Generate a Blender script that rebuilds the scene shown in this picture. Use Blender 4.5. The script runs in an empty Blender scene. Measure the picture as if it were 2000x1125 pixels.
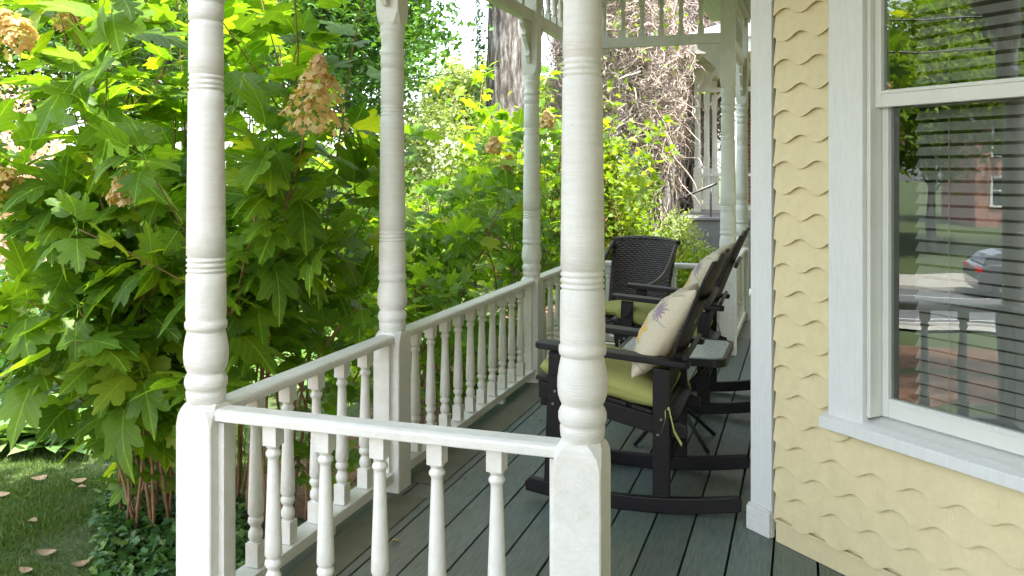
import bpy, math, random
import numpy as np
from mathutils import Vector, Matrix, Euler
R = math.radians
random.seed(7)
SC = bpy.context.scene
COL = SC.collection

# ------------------------------------------------------------------ camera
YAW = 18.5; F = 1700.0; HOR = 337.0; CAMH = 1.55
cam = bpy.data.cameras.new('camera'); camo = bpy.data.objects.new('camera', cam); COL.objects.link(camo)
camo.location = (0, 0, CAMH); camo.rotation_euler = (R(90), 0, R(YAW))
cam.sensor_width = 36; cam.lens = F / 2000 * 36; cam.shift_y = -(562.5 - HOR) / 2000
cam.clip_start = 0.05; cam.clip_end = 2000
SC.camera = camo
# ------------------------------------------------------------------ sky, sun, exposure
SUN_AZ = (0.90, -0.43)      # horizontal direction towards the sun
SUN_EL = 64.0
w = bpy.data.worlds.new('World'); SC.world = w; w.use_nodes = True
nt = w.node_tree; bgn = nt.nodes['Background']
sky = nt.nodes.new('ShaderNodeTexSky'); sky.sky_type = 'NISHITA'; sky.sun_disc = False
sky.sun_elevation = R(SUN_EL); sky.sun_rotation = math.atan2(SUN_AZ[0], SUN_AZ[1])
sky.air_density = 1.0; sky.dust_density = 2.5; sky.ozone_density = 1.0
hs_ = nt.nodes.new('ShaderNodeHueSaturation'); hs_.inputs['Saturation'].default_value = .50
nt.links.new(sky.outputs[0], hs_.inputs['Color']); nt.links.new(hs_.outputs[0], bgn.inputs[0]); bgn.inputs[1].default_value = 0.15
sl = bpy.data.lights.new('sun', 'SUN'); sl.energy = 2.2; sl.angle = R(0.6); sl.color = (1, .95, .86)
so = bpy.data.objects.new('sun', sl); COL.objects.link(so)
sv = Vector((SUN_AZ[0] * math.cos(R(SUN_EL)), SUN_AZ[1] * math.cos(R(SUN_EL)), math.sin(R(SUN_EL))))
so.rotation_euler = sv.to_track_quat('Z', 'Y').to_euler(); so.location = (5, 5, 20)
SC.view_settings.view_transform = 'Standard'; SC.view_settings.look = 'None'
SC.view_settings.exposure = 3.0; SC.view_settings.gamma = 1
SC.cycles.max_bounces = 10; SC.cycles.diffuse_bounces = 5; SC.cycles.transparent_max_bounces = 12
SC.cycles.transmission_bounces = 6

# ------------------------------------------------------------------ helpers
cs, sn = math.cos(R(YAW)), math.sin(R(YAW))
def at(px, d, y=None):
    """point d metres ahead of the viewpoint"""
    xc = (px - 1000) / F * d
    p = Vector((xc * cs - d * sn, xc * sn + d * cs, 0))
    if y is not None: p.z = CAMH - (y - HOR) * d / F
    return p
def ground(x, y):
    if x > -6: b = -.7
    elif x > -20: b = -.7 - 1.75 * (-6 - x) / 14
    elif x > -29: b = -2.45
    elif x > -40: b = -2.45 + .9 * (-29 - x) / 11
    else: b = -1.55
    yy = min(max(0, y - 7), 30)
    return b + .07 * yy * (1 if yy > 2 else yy / 2)

def tag(o, label=None, cat=None, group=None, kind=None):
    if label: o['label'] = label
    if cat: o['category'] = cat
    if group: o['group'] = group
    if kind: o['kind'] = kind
    return o
def empty(name, loc=(0, 0, 0), rz=0, label=None, cat=None, group=None):
    o = bpy.data.objects.new(name, None); COL.objects.link(o); o.empty_display_size = .1
    o.location = loc; o.rotation_euler = (0, 0, rz)
    return tag(o, label, cat, group)
def copy_tree(o, parent=None):
    c = o.copy(); COL.objects.link(c)
    if parent is not None: c.parent = parent
    for ch in [k for k in bpy.data.objects if k.parent == o]: copy_tree(ch, c)
    return c
def children_map():
    m = {}
    for k in bpy.data.objects:
        if k.parent: m.setdefault(k.parent.name, []).append(k)
    return m

class MB:
    def __init__(s): s.v = []; s.f = []; s.sm = []
    def add(s, vs, fs, M=None, smooth=False):
        b = len(s.v)
        for p in vs:
            p = Vector(p)
            if M is not None: p = M @ p
            s.v.append(tuple(p))
        for f in fs:
            s.f.append(tuple(b + i for i in f)); s.sm.append(smooth)
        return s
    def box(s, c, size, M=None, rot=None):
        hx, hy, hz = size[0] / 2, size[1] / 2, size[2] / 2
        vs = [Vector((x, y, z)) for x in (-hx, hx) for y in (-hy, hy) for z in (-hz, hz)]
        if rot is not None:
            rm = Euler(rot).to_matrix(); vs = [rm @ p for p in vs]
        vs = [p + Vector(c) for p in vs]
        fs = [(0, 1, 3, 2), (4, 6, 7, 5), (0, 4, 5, 1), (2, 3, 7, 6), (0, 2, 6, 4), (1, 5, 7, 3)]
        return s.add(vs, fs, M)
    def bx(s, x0, x1, y0, y1, z0, z1, M=None):
        return s.box(((x0 + x1) / 2, (y0 + y1) / 2, (z0 + z1) / 2), (abs(x1 - x0), abs(y1 - y0), abs(z1 - z0)), M)
    def lathe(s, prof, n=24, M=None, cap=True):
        vs = []; fs = []
        for (r, z) in prof:
            for k in range(n):
                a = 2 * math.pi * k / n; vs.append((r * math.cos(a), r * math.sin(a), z))
        for i in range(len(prof) - 1):
            for k in range(n):
                k2 = (k + 1) % n
                fs.append((i * n + k, i * n + k2, (i + 1) * n + k2, (i + 1) * n + k))
        s.add(vs, fs, M, True)
        if cap:
            m = len(prof) - 1
            s.add([vs[k] for k in range(n)], [tuple(reversed(range(n)))], M)
            s.add([vs[m * n + k] for k in range(n)], [tuple(range(n))], M)
        return s
    def tube(s, pts, rad, n=8, M=None, cap=True):
        pts = [Vector(p) for p in pts]
        if not hasattr(rad, '__len__'): rad = [rad] * len(pts)
        vs = []; fs = []; up = Vector((0.12, 0.31, .94))
        for i, p in enumerate(pts):
            t = (pts[min(i + 1, len(pts) - 1)] - pts[max(i - 1, 0)])
            if t.length < 1e-9: t = Vector((0, 0, 1))
            t.normalize()
            a = t.cross(up)
            if a.length < .15: a = t.cross(Vector((1, 0, 0)))
            a.normalize(); b = t.cross(a)
            for k in range(n):
                q = 2 * math.pi * k / n; vs.append(p + (a * math.cos(q) + b * math.sin(q)) * rad[i])
        for i in range(len(pts) - 1):
            for k in range(n):
                k2 = (k + 1) % n; fs.append((i * n + k, i * n + k2, (i + 1) * n + k2, (i + 1) * n + k))
        if cap:
            fs.append(tuple(reversed(range(n)))); m = (len(pts) - 1) * n; fs.append(tuple(m + k for k in range(n)))
        return s.add(vs, fs, M, n > 4)
    def prism(s, poly, y0, y1, M=None):
        """outline in (x,z), extruded along y"""
        n = len(poly)
        vs = [(p[0], y0, p[1]) for p in poly] + [(p[0], y1, p[1]) for p in poly]
        fs = [tuple(range(n)), tuple(reversed(range(n, 2 * n)))]
        for k in range(n):
            k2 = (k + 1) % n; fs.append((k, k + n, k2 + n, k2))
        return s.add(vs, fs, M)
    def prism_z(s, poly, z0, z1, M=None):
        n = len(poly)
        vs = [(p[0], p[1], z0) for p in poly] + [(p[0], p[1], z1) for p in poly]
        fs = [tuple(reversed(range(n))), tuple(range(n, 2 * n))]
        for k in range(n):
            k2 = (k + 1) % n; fs.append((k, k2, k2 + n, k + n))
        return s.add(vs, fs, M)
    def build(s, name, m, parent=None, bevel=0, loc=None, seg=2, solid_fix=False):
        me = bpy.data.meshes.new(name); me.from_pydata(s.v, [], s.f)
        me.polygons.foreach_set('use_smooth', s.sm); me.materials.append(m); me.update()
        o = bpy.data.objects.new(name, me); COL.objects.link(o)
        if parent is not None: o.parent = parent
        if loc is not None: o.location = loc
        if bevel:
            b = o.modifiers.new('bevel', 'BEVEL'); b.width = bevel; b.segments = seg; b.limit_method = 'ANGLE'; b.angle_limit = R(50)
            b.harden_normals = False
        return o

# ---- materials
def newmat(name):
    m = bpy.data.materials.new(name); m.use_nodes = True
    n = m.node_tree.nodes; p = n['Principled BSDF']
    return m, m.node_tree, n, p
def L(nt, a, b): nt.links.new(a, b)
def noise(nt, scale=5, detail=4, rough=.55, coord='Object', sc=(1, 1, 1)):
    tc = nt.nodes.new('ShaderNodeTexCoord'); mp = nt.nodes.new('ShaderNodeMapping'); mp.inputs['Scale'].default_value = sc
    L(nt, tc.outputs[coord], mp.inputs[0]); nz = nt.nodes.new('ShaderNodeTexNoise')
    nz.inputs['Scale'].default_value = scale; nz.inputs['Detail'].default_value = detail; nz.inputs['Roughness'].default_value = rough
    L(nt, mp.outputs[0], nz.inputs['Vector']); return nz
def ramp(nt, fac, stops):
    r = nt.nodes.new('ShaderNodeValToRGB'); e = r.color_ramp.elements
    while len(e) < len(stops): e.new(.5)
    for i, (p, c) in enumerate(stops):
        e[i].position = p; e[i].color = (*c, 1) if len(c) == 3 else c
    L(nt, fac, r.inputs[0]); return r
def mixc(nt, fac, a, b, mode='MIX'):
    m = nt.nodes.new('ShaderNodeMix'); m.data_type = 'RGBA'; m.blend_type = mode
    if isinstance(fac, (int, float)): m.inputs[0].default_value = fac
    else: L(nt, fac, m.inputs[0])
    for sck, v in ((6, a), (7, b)):
        if isinstance(v, tuple): m.inputs[sck].default_value = (*v, 1)
        else: L(nt, v, m.inputs[sck])
    return m.outputs[2]
def math_n(nt, op, a, b=None, c=None):
    m = nt.nodes.new('ShaderNodeMath'); m.operation = op
    for i, v in enumerate((a, b, c)):
        if v is None: continue
        if isinstance(v, (int, float)): m.inputs[i].default_value = v
        else: L(nt, v, m.inputs[i])
    return m.outputs[0]
def bump(nt, p, h, strength=.3, dist=.01, prev=None):
    b = nt.nodes.new('ShaderNodeBump'); b.inputs['Strength'].default_value = strength; b.inputs['Distance'].default_value = dist
    L(nt, h, b.inputs['Height'])
    if prev is not None: L(nt, prev, b.inputs['Normal'])
    L(nt, b.outputs[0], p.inputs['Normal']); return b.outputs[0]
def simple(name, c1, c2=None, rough=.6, scale=6, bs=.0, bscale=60, sc=(1, 1, 1), metal=0, spec=.5, bd=.004):
    m, nt, n, p = newmat(name); c2 = c2 or tuple(x * .75 for x in c1)
    nz = noise(nt, scale, 5, .6, sc=sc); r = ramp(nt, nz.outputs[0], [(.3, c1), (.72, c2)])
    L(nt, r.outputs[0], p.inputs['Base Color']); p.inputs['Roughness'].default_value = rough; p.inputs['Metallic'].default_value = metal
    p.inputs['Specular IOR Level'].default_value = spec
    if bs:
        n2 = noise(nt, bscale, 4, .6, sc=sc); bump(nt, p, n2.outputs[0], bs, bd)
    return m
def paint(name, base, dirt, sc=(1, 1, 1), rough=.42, amount=.5, chips=True, bs=.35):
    """brushed, slightly weathered house paint"""
    m, nt, n, p = newmat(name)
    a = noise(nt, 3.0, 5, .65); b = noise(nt, 26, 4, .7, sc=sc)
    r = ramp(nt, a.outputs[0], [(.42, (0, 0, 0)), (.75, (1, 1, 1))])
    f = math_n(nt, 'MULTIPLY', r.outputs[0], amount)
    c = mixc(nt, f, base, dirt)
    r2 = ramp(nt, b.outputs[0], [(.35, (.93, .93, .92)), (.62, (1, 1, 1))])
    c = mixc(nt, 1.0, c, r2.outputs[0], 'MULTIPLY')
    if chips:
        ch = noise(nt, 38, 6, .75, sc=(1, 1, .55)); r3 = ramp(nt, ch.outputs[0], [(.69, (0, 0, 0)), (.71, (1, 1, 1))])
        c = mixc(nt, math_n(nt, 'MULTIPLY', r3.outputs[0], .6), c, tuple(x * .42 for x in dirt))
    L(nt, c, p.inputs['Base Color']); p.inputs['Roughness'].default_value = rough
    n1 = noise(nt, 70, 4, .6, sc=sc); n2 = noise(nt, 11, 4, .6)
    h = math_n(nt, 'ADD', n1.outputs[0], math_n(nt, 'MULTIPLY', n2.outputs[0], 1.6))
    bump(nt, p, h, bs, .004)
    return m
M_white = paint('white_paint', (.74, .74, .695), (.56, .545, .48), amount=.6, bs=.55)
M_column = paint('column_paint', (.74, .74, .695), (.58, .56, .49), sc=(.35, .35, 3.4), amount=.5, bs=.6)
M_trim = paint('trim_paint', (.74, .75, .73), (.68, .69, .66), sc=(2.5, 2.5, .4), amount=.35, chips=False, bs=.18)
M_siding = paint('yellow_siding_paint', (.74, .63, .375), (.66, .57, .345), amount=.55, chips=False, bs=.22)
M_ceil = simple('ceiling_paint', (.62, .66, .52), (.56, .60, .47), .6)
M_vinyl = simple('window_vinyl', (.70, .71, .66), (.64, .65, .60), .35)

def deck_mat():
    m, nt, n, p = newmat('deck_paint')
    at_ = n.new('ShaderNodeAttribute'); at_.attribute_name = 'board'
    a = noise(nt, 2.0, 6, .65, sc=(1.6, .5, 1)); b = noise(nt, 34, 5, .7, sc=(3, .22, 1)); g = noise(nt, .8, 4, .6)
    c = mixc(nt, ramp(nt, a.outputs[0], [(.35, (0, 0, 0)), (.7, (1, 1, 1))]).outputs[0], (.096, .142, .132), (.140, .170, .150))
    wear = ramp(nt, g.outputs[0], [(.45, (0, 0, 0)), (.62, (1, 1, 1))])
    c = mixc(nt, math_n(nt, 'MULTIPLY', wear.outputs[0], .7), c, (.165, .15, .11))
    c = mixc(nt, 1.0, c, ramp(nt, b.outputs[0], [(.28, (.55, .58, .58)), (.62, (1.15, 1.15, 1.12))]).outputs[0], 'MULTIPLY')
    sx = n.new('ShaderNodeSeparateColor'); L(nt, at_.outputs['Color'], sx.inputs[0])
    tone = n.new('ShaderNodeMapRange'); tone.inputs[3].default_value = .82; tone.inputs[4].default_value = 1.15; L(nt, sx.outputs[0], tone.inputs[0])
    cm = n.new('ShaderNodeCombineColor')
    for i in range(3): L(nt, tone.outputs[0], cm.inputs[i])
    c = mixc(nt, 1.0, c, cm.outputs[0], 'MULTIPLY')
    sp = noise(nt, 60, 3, .6); r3 = ramp(nt, sp.outputs[0], [(.74, (0, 0, 0)), (.76, (1, 1, 1))])
    c = mixc(nt, math_n(nt, 'MULTIPLY', r3.outputs[0], .5), c, (.35, .34, .28))
    L(nt, c, p.inputs['Base Color'])
    rr = n.new('ShaderNodeMapRange'); rr.inputs[3].default_value = .36; rr.inputs[4].default_value = .62; L(nt, a.outputs[0], rr.inputs[0]); L(nt, rr.outputs[0], p.inputs['Roughness'])
    bump(nt, p, b.outputs[0], .25, .003); return m
M_deck = deck_mat()
M_olive = simple('deck_edge_olive', (.10, .10, .062), (.15, .145, .09), .6, 9, .2)
M_darkwood = simple('dark_brown_lumber', (.0055, .0042, .0045), (.010, .0078, .008), .45, 8, .25, 90, sc=(.3, 1, 1), spec=.3)
M_cush = simple('green_cushion_fabric', (.36, .37, .115), (.31, .32, .095), .9, 12, .35, 260, bd=.002)
M_black = simple('black_metal', (.012, .012, .013), (.02, .02, .02), .35)
M_galv = simple('screw_metal', (.5, .5, .48), None, .3, metal=1)

def leaf_mat(name, dark, light, yellow=None, trans=.45, vein=True, rough=.42, translucent_boost=1.35):
    """colour differs leaf by leaf; veins follow the leaf"""
    m, nt, n, p = newmat(name)
    a = n.new('ShaderNodeAttribute'); a.attribute_name = 'leaf'
    sp = n.new('ShaderNodeSeparateColor'); L(nt, a.outputs['Color'], sp.inputs[0])
    c = ramp(nt, sp.outputs[2], [(0, dark), (.8, light), (1, yellow or light)]).outputs[0]
    nz = noise(nt, 14, 3, .6); c = mixc(nt, math_n(nt, 'MULTIPLY', nz.outputs[0], .35), c, tuple(x * 1.5 for x in light))
    if vein:
        u = math_n(nt, 'ABSOLUTE', math_n(nt, 'SUBTRACT', sp.outputs[0], .5))
        mid = math_n(nt, 'LESS_THAN', u, .012)
        q = math_n(nt, 'SUBTRACT', sp.outputs[1], math_n(nt, 'MULTIPLY', u, 1.0))
        fr = math_n(nt, 'FRACT', math_n(nt, 'MULTIPLY', q, 6.0))
        side = math_n(nt, 'MULTIPLY', math_n(nt, 'LESS_THAN', fr, .075), .55)
        v = math_n(nt, 'MAXIMUM', mid, side)
        c = mixc(nt, math_n(nt, 'MULTIPLY', v, .55), c, tuple(min(1, x * 2.2 + .04) for x in light))
        bump(nt, p, fr, .35, .006)
    if vein:
        bl = noise(nt, 17, 5, .7); r_ = ramp(nt, bl.outputs[0], [(.67, (0, 0, 0)), (.70, (1, 1, 1))]); c = mixc(nt, math_n(nt, 'MULTIPLY', r_.outputs[0], .75), c, (.16, .10, .03))
        b2 = noise(nt, 3, 3, .6); c = mixc(nt, 1.0, c, ramp(nt, b2.outputs[0], [(.3, (.75, .8, .8)), (.7, (1.25, 1.15, .95))]).outputs[0], 'MULTIPLY')
    L(nt, c, p.inputs['Base Color']); p.inputs['Roughness'].default_value = rough; p.inputs['Specular IOR Level'].default_value = .35
    tr = n.new('ShaderNodeBsdfTranslucent'); tcol = mixc(nt, 1.0, c, (translucent_boost * 1.25, translucent_boost * 1.15, translucent_boost * .30), 'MULTIPLY')
    L(nt, tcol, tr.inputs[0])
    ms = n.new('ShaderNodeMixShader'); ms.inputs[0].default_value = trans
    L(nt, p.outputs[0], ms.inputs[1]); L(nt, tr.outputs[0], ms.inputs[2]); L(nt, ms.outputs[0], n['Material Output'].inputs[0])
    return m
M_hyd = leaf_mat('hydrangea_leaf', (.030, .092, .014), (.125, .23, .022), (.31, .36, .035), .54, translucent_boost=1.9)
M_hyd2 = leaf_mat('shrub_leaf', (.05, .11, .014), (.16, .25, .028), (.34, .38, .05), .46, vein=False, translucent_boost=1.6)
M_can = leaf_mat('canopy_leaf', (.022, .075, .02), (.065, .15, .03), (.16, .25, .05), .4, vein=False, translucent_boost=1.5)
M_pale = leaf_mat('pale_leaf', (.10, .17, .05), (.24, .31, .12), (.45, .48, .26), .4, vein=False)
M_hosta = leaf_mat('hosta_leaf', (.045, .12, .03), (.15, .26, .08), (.36, .44, .2), .3, vein=False)
M_grass = leaf_mat('grass_blade', (.035, .075, .015), (.08, .14, .028), (.16, .18, .05), .3, vein=False)
M_ivy = leaf_mat('ivy_leaf', (.02, .065, .018), (.06, .14, .03), (.2, .28, .09), .3, vein=False)
M_petal = leaf_mat('panicle_petal', (.46, .27, .12), (.62, .47, .25), (.46, .52, .20), .4, vein=False, translucent_boost=1.0)
M_blossom = leaf_mat('blossom', (.45, .28, .26), (.62, .48, .44), (.75, .72, .62), .35, vein=False, translucent_boost=.9)
M_stem = simple('hydrangea_stem', (.32, .17, .085), (.16, .085, .045), .75, 20, .4, 80)
M_twig = simple('bare_vine', (.46, .39, .34), (.25, .19, .155), .9, 12, .3)
def bark_mat():
    m, nt, n, p = newmat('tree_bark')
    nz = noise(nt, 6, 8, .7, sc=(2.2, 2.2, .38)); r = ramp(nt, nz.outputs[0], [(.38, (.025, .021, .018)), (.5, (.12, .105, .09)), (.66, (.34, .335, .325))])
    L(nt, r.outputs[0], p.inputs['Base Color']); p.inputs['Roughness'].default_value = .95; bump(nt, p, nz.outputs[0], 1, .06); return m
M_bark = bark_mat()
def brick_mat(name, c1, c2, mortar, scale=1):
    m, nt, n, p = newmat(name); tc = n.new('ShaderNodeTexCoord'); sx = n.new('ShaderNodeSeparateXYZ'); mp = n.new('ShaderNodeCombineXYZ')
    L(nt, tc.outputs['Object'], sx.inputs[0]); L(nt, math_n(nt, 'ADD', sx.outputs[0], sx.outputs[1]), mp.inputs[0]); L(nt, sx.outputs[2], mp.inputs[1])
    b = n.new('ShaderNodeTexBrick'); b.inputs['Scale'].default_value = scale; b.inputs['Brick Width'].default_value = .22; b.inputs['Row Height'].default_value = .075
    b.inputs['Mortar Size'].default_value = .008; b.inputs['Color1'].default_value = (*c1, 1); b.inputs['Color2'].default_value = (*c2, 1); b.inputs['Mortar'].default_value = (*mortar, 1)
    L(nt, mp.outputs[0], b.inputs['Vector']); L(nt, b.outputs[0], p.inputs['Base Color']); p.inputs['Roughness'].default_value = .9; return m
M_brick = brick_mat('red_brick', (.34, .11, .07), (.26, .09, .06), (.4, .36, .32))
M_slate = simple('slate_stone', (.10, .105, .115), (.17, .17, .18), .7, 3, .3, 30)
M_asphalt = simple('asphalt', (.10, .10, .105), (.14, .14, .145), .85, 3, .3, 200)
M_conc = simple('concrete', (.42, .40, .36), (.33, .31, .28), .9, 4, .2, 60)
M_yline = simple('yellow_line_paint', (.62, .36, .03), None, .7)
M_wline = simple('white_line_paint', (.7, .7, .68), None, .7)
M_mulch = simple('mulch', (.26, .14, .08), (.07, .04, .025), .95, 9, .8, 50, bd=.03)

# ---- leaves, built in bulk
def pack(faces):
    lv = np.array([i for f in faces for i in f], np.int32); lt = np.array([len(f) for f in faces], np.int32); return lv, lt
def oak_leaf(curl, fold, seed, asym=.06):
    rg = np.random.RandomState(seed)
    half = [(0, .60), (6, .55), (13, .47), (19, .44), (25, .36), (30, .29), (36, .36), (43, .45), (50, .51), (56, .55), (62, .49), (70, .44), (78, .35), (84, .30), (92, .38), (101, .44), (109, .49), (116, .45), (128, .42), (142, .39), (156, .39), (170, .36)]
    pts = [(t, r * (1 + rg.uniform(-asym, asym))) for t, r in half] + [(180, .33)] + [(360 - t, r * (1 + rg.uniform(-asym, asym))) for t, r in reversed(half[1:])]
    vs = [(0, .40)]; N = len(pts)
    for k in (.5, 1.0):
        for t, r in pts: vs.append((math.sin(R(t)) * r * k, .40 + math.cos(R(t)) * r * k))
    fs = [(0, 1 + (i + 1) % N, 1 + i) for i in range(N)]
    fs += [(1 + i, 1 + (i + 1) % N, 1 + N + (i + 1) % N, 1 + N + i) for i in range(N)]
    V = []
    for (x, y) in vs:
        yy = y + .15
        z = -curl * yy * yy + fold * abs(x) * (1 - .6 * abs(x)) - .55 * fold * x * x * 2 + .03 * math.sin(9 * x + 5 * y + seed)
        V.append((x, yy, z))
    uv = [(x + .5, y) for (x, y) in vs]
    b = len(V)   # petiole
    V += [(-.012, -.22, .05), (.012, -.22, .05), (-.009, .12, 0), (.009, .12, 0), (0, -.22, .03), (0, .12, -.02)]
    uv += [(.5, .5)] * 6
    fs += [(b, b + 1, b + 3, b + 2), (b + 1, b + 4, b + 5, b + 3), (b + 4, b, b + 2, b + 5)]
    return np.array(V, np.float32), np.array(uv, np.float32), pack(fs)
def mid_leaf(curl=.3):
    vs = [(0, 0, 0), (-.3, .12, .03), (-.5, .38, .0), (-.24, .45, .04), (-.3, .78, -.02), (0, 1.05, -curl), (.3, .78, -.02), (.24, .45, .04), (.5, .38, 0), (.3, .12, .03), (0, .5, -.05)]
    fs = [(0, 10, 1), (1, 10, 3, 2), (3, 10, 5, 4), (10, 7, 6, 5), (10, 9, 8, 7), (0, 9, 10)]
    V = np.array(vs, np.float32); return V, V[:, :2] + np.array([.5, 0], np.float32), pack(fs)
def small_leaf(wd=.30):
    vs = [(0, 0, 0), (-wd, .4, .08), (0, .45, -.02), (wd, .4, .08), (0, 1, -.15), (-wd * .6, .78, .02), (wd * .6, .78, .02)]
    fs = [(0, 2, 1), (0, 3, 2), (1, 2, 4, 5), (2, 3, 6, 4)]
    V = np.array(vs, np.float32); return V, V[:, :2] + np.array([.5, 0], np.float32), pack(fs)
OAK = [oak_leaf(.22, .20, 1, .10), oak_leaf(.38, .08, 2, .12), oak_leaf(.10, .36, 3, .08), oak_leaf(.55, .26, 4, .14), oak_leaf(.30, -.15, 5, .12), oak_leaf(.16, .12, 6, .16)]
MID = [mid_leaf(.15), mid_leaf(.35)]
SML = [small_leaf()]
def frames(dirs, ups, roll):
    """rotation matrices, columns = side, direction, normal"""
    d = dirs / np.linalg.norm(dirs, axis=1, keepdims=True)
    x = np.cross(d, ups); x /= (np.linalg.norm(x, axis=1, keepdims=True) + 1e-9); z = np.cross(x, d)
    c, s = np.cos(roll)[:, None], np.sin(roll)[:, None]
    x2 = x * c + z * s; z2 = np.cross(x2, d)
    return np.stack([x2, d, z2], axis=2)
def leaf_object(name, tmpls, T, Rm, S, rnd, mat, parent=None):
    """one mesh of many leaves"""
    T = np.asarray(T, np.float32); N = len(T); S = np.asarray(S, np.float32); which = np.arange(N) % len(tmpls)
    Vs = []; LV = []; LT = []; C = []; base = 0
    for k, (V, uv, (lv, lt)) in enumerate(tmpls):
        idx = np.where(which == k)[0]
        if len(idx) == 0: continue
        P = np.einsum('nij,vj->nvi', Rm[idx], V) * S[idx][:, None, None] + T[idx][:, None, :]
        nv = len(V); n = len(idx); Vs.append(P.reshape(-1, 3))
        LV.append((lv[None, :] + (np.arange(n) * nv)[:, None] + base).ravel()); LT.append(np.tile(lt, n))
        c = np.ones((n, nv, 4), np.float32); c[:, :, 0:2] = uv[None]; c[:, :, 2] = rnd[idx][:, None]; C.append(c.reshape(-1, 4)); base += n * nv
    Vs = np.concatenate(Vs).astype(np.float32); LV = np.concatenate(LV).astype(np.int32); LT = np.concatenate(LT).astype(np.int32); C = np.concatenate(C)
    me = bpy.data.meshes.new(name); me.vertices.add(len(Vs)); me.vertices.foreach_set('co', Vs.ravel())
    me.loops.add(len(LV)); me.loops.foreach_set('vertex_index', LV)
    me.polygons.add(len(LT)); st = np.concatenate([[0], np.cumsum(LT)[:-1]]).astype(np.int32)
    me.polygons.foreach_set('loop_start', st); me.polygons.foreach_set('loop_total', LT)
    me.polygons.foreach_set('use_smooth', np.ones(len(LT), bool))
    at_ = me.attributes.new('leaf', 'FLOAT_COLOR', 'POINT'); at_.data.foreach_set('color', C.ravel())
    me.materials.append(mat); me.update(); me.validate()
    o = bpy.data.objects.new(name, me); COL.objects.link(o)
    if parent is not None: o.parent = parent
    return o

# ================================================================== GROUND AND STREET
def sheet(name, xs, ys, fz, mat, label=None):
    mb = MB(); nx, ny = len(xs), len(ys)
    vs = [(x, y, fz(x, y)) for x in xs for y in ys]
    fs = [(i * ny + j, (i + 1) * ny + j, (i + 1) * ny + j + 1, i * ny + j + 1) for i in range(nx - 1) for j in range(ny - 1)]
    mb.add(vs, fs, None, True); o = mb.build(name, mat); tag(o, label, None, None, 'structure'); return o
def ground_mat():
    m, nt, n, p = newmat('lawn_soil')
    a = noise(nt, .55, 6, .65); b = noise(nt, 22, 6, .7)
    c = mixc(nt, ramp(nt, a.outputs[0], [(.50, (0, 0, 0)), (.75, (1, 1, 1))]).outputs[0], (.035, .06, .014), (.06, .05, .028))
    c = mixc(nt, ramp(nt, b.outputs[0], [(.35, (0, 0, 0)), (.7, (1, 1, 1))]).outputs[0], c, (.09, .12, .035))
    L(nt, c, p.inputs['Base Color']); p.inputs['Roughness'].default_value = .95; bump(nt, p, b.outputs[0], .8, .03); return m
xs = [-400, -200, -100, -60, -45, -40, -35, -29, -28.5, -26, -23, -20.5, -20, -18, -16, -14, -12, -10, -9, -8, -7, -6, -5, -4, -3, -2, 0, 3, 8, 20, 60, 300]
ys = [-300, -100, -50, -30, -20, -10, -5, 0, 3, 5, 7, 8, 9, 11, 13, 15, 18, 22, 27, 32, 37, 50, 80, 150, 400]
bumpf = lambda x, y: ground(x, y) + (.02 * math.sin(x * 2.1) * math.cos(y * 1.7) if -9 < x < 0 else 0)
sheet('ground', xs, ys, bumpf, ground_mat())
ry = [y for y in ys if -100 <= y <= 150]
sheet('road', [-28.4, -27, -25, -23, -20.6], ry, lambda x, y: ground(-25, y) + .004, M_asphalt)
sheet('pavement', [-30.6, -28.5], ry, lambda x, y: ground(-29, y) + .13 - (x + 28.5) * .08, M_conc)
sheet('footpath', [-20.4, -18.9], ry, lambda x, y: ground(x, y) + .07, M_conc)
for nme, xa in (('kerb', -28.5), ('kerb', -20.5)):
    mb = MB()
    for a, b in zip(ry[:-1], ry[1:]):
        z1, z2 = ground(-25, a), ground(-25, b)
        mb.add([(xa - .08, a, z1 - .1), (xa + .08, a, z1 - .1), (xa + .08, a, z1 + .13), (xa - .08, a, z1 + .13), (xa - .08, b, z2 - .1), (xa + .08, b, z2 - .1), (xa + .08, b, z2 + .13), (xa - .08, b, z2 + .13)],
               [(0, 1, 2, 3), (4, 7, 6, 5), (1, 5, 6, 2), (0, 3, 7, 4), (3, 2, 6, 7)])
    tag(mb.build(nme, M_conc), None, None, None, 'structure')
for nm_, x0, x1, mt in (('road_marking', -24.55, -24.43, M_yline), ('road_marking', -24.28, -24.16, M_yline), ('road_marking', -21.9, -21.78, M_wline), ('road_marking', -26.6, -26.48, M_wline)):
    sheet(nm_, [x0, x1], ry, lambda x, y: ground(-25, y) + .009, mt)
# mulch bed under the shrubs
sheet('mulch_bed', [-3.9, -3.4, -2.8, -2.1], [4.9, 5.5, 6, 7, 8, 9, 10, 11, 12], lambda x, y: bumpf(x, y) + .008 + .01 * (x > -3.5), M_mulch)

sheet('mulch_yard', [-13, -10, -9, -8, -7, -6, -5, -4, -2.2], [-8, -5, -3, -1, 0, 1, 2, 2.9], lambda x, y: bumpf(x, y) + .012, M_mulch)
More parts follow.
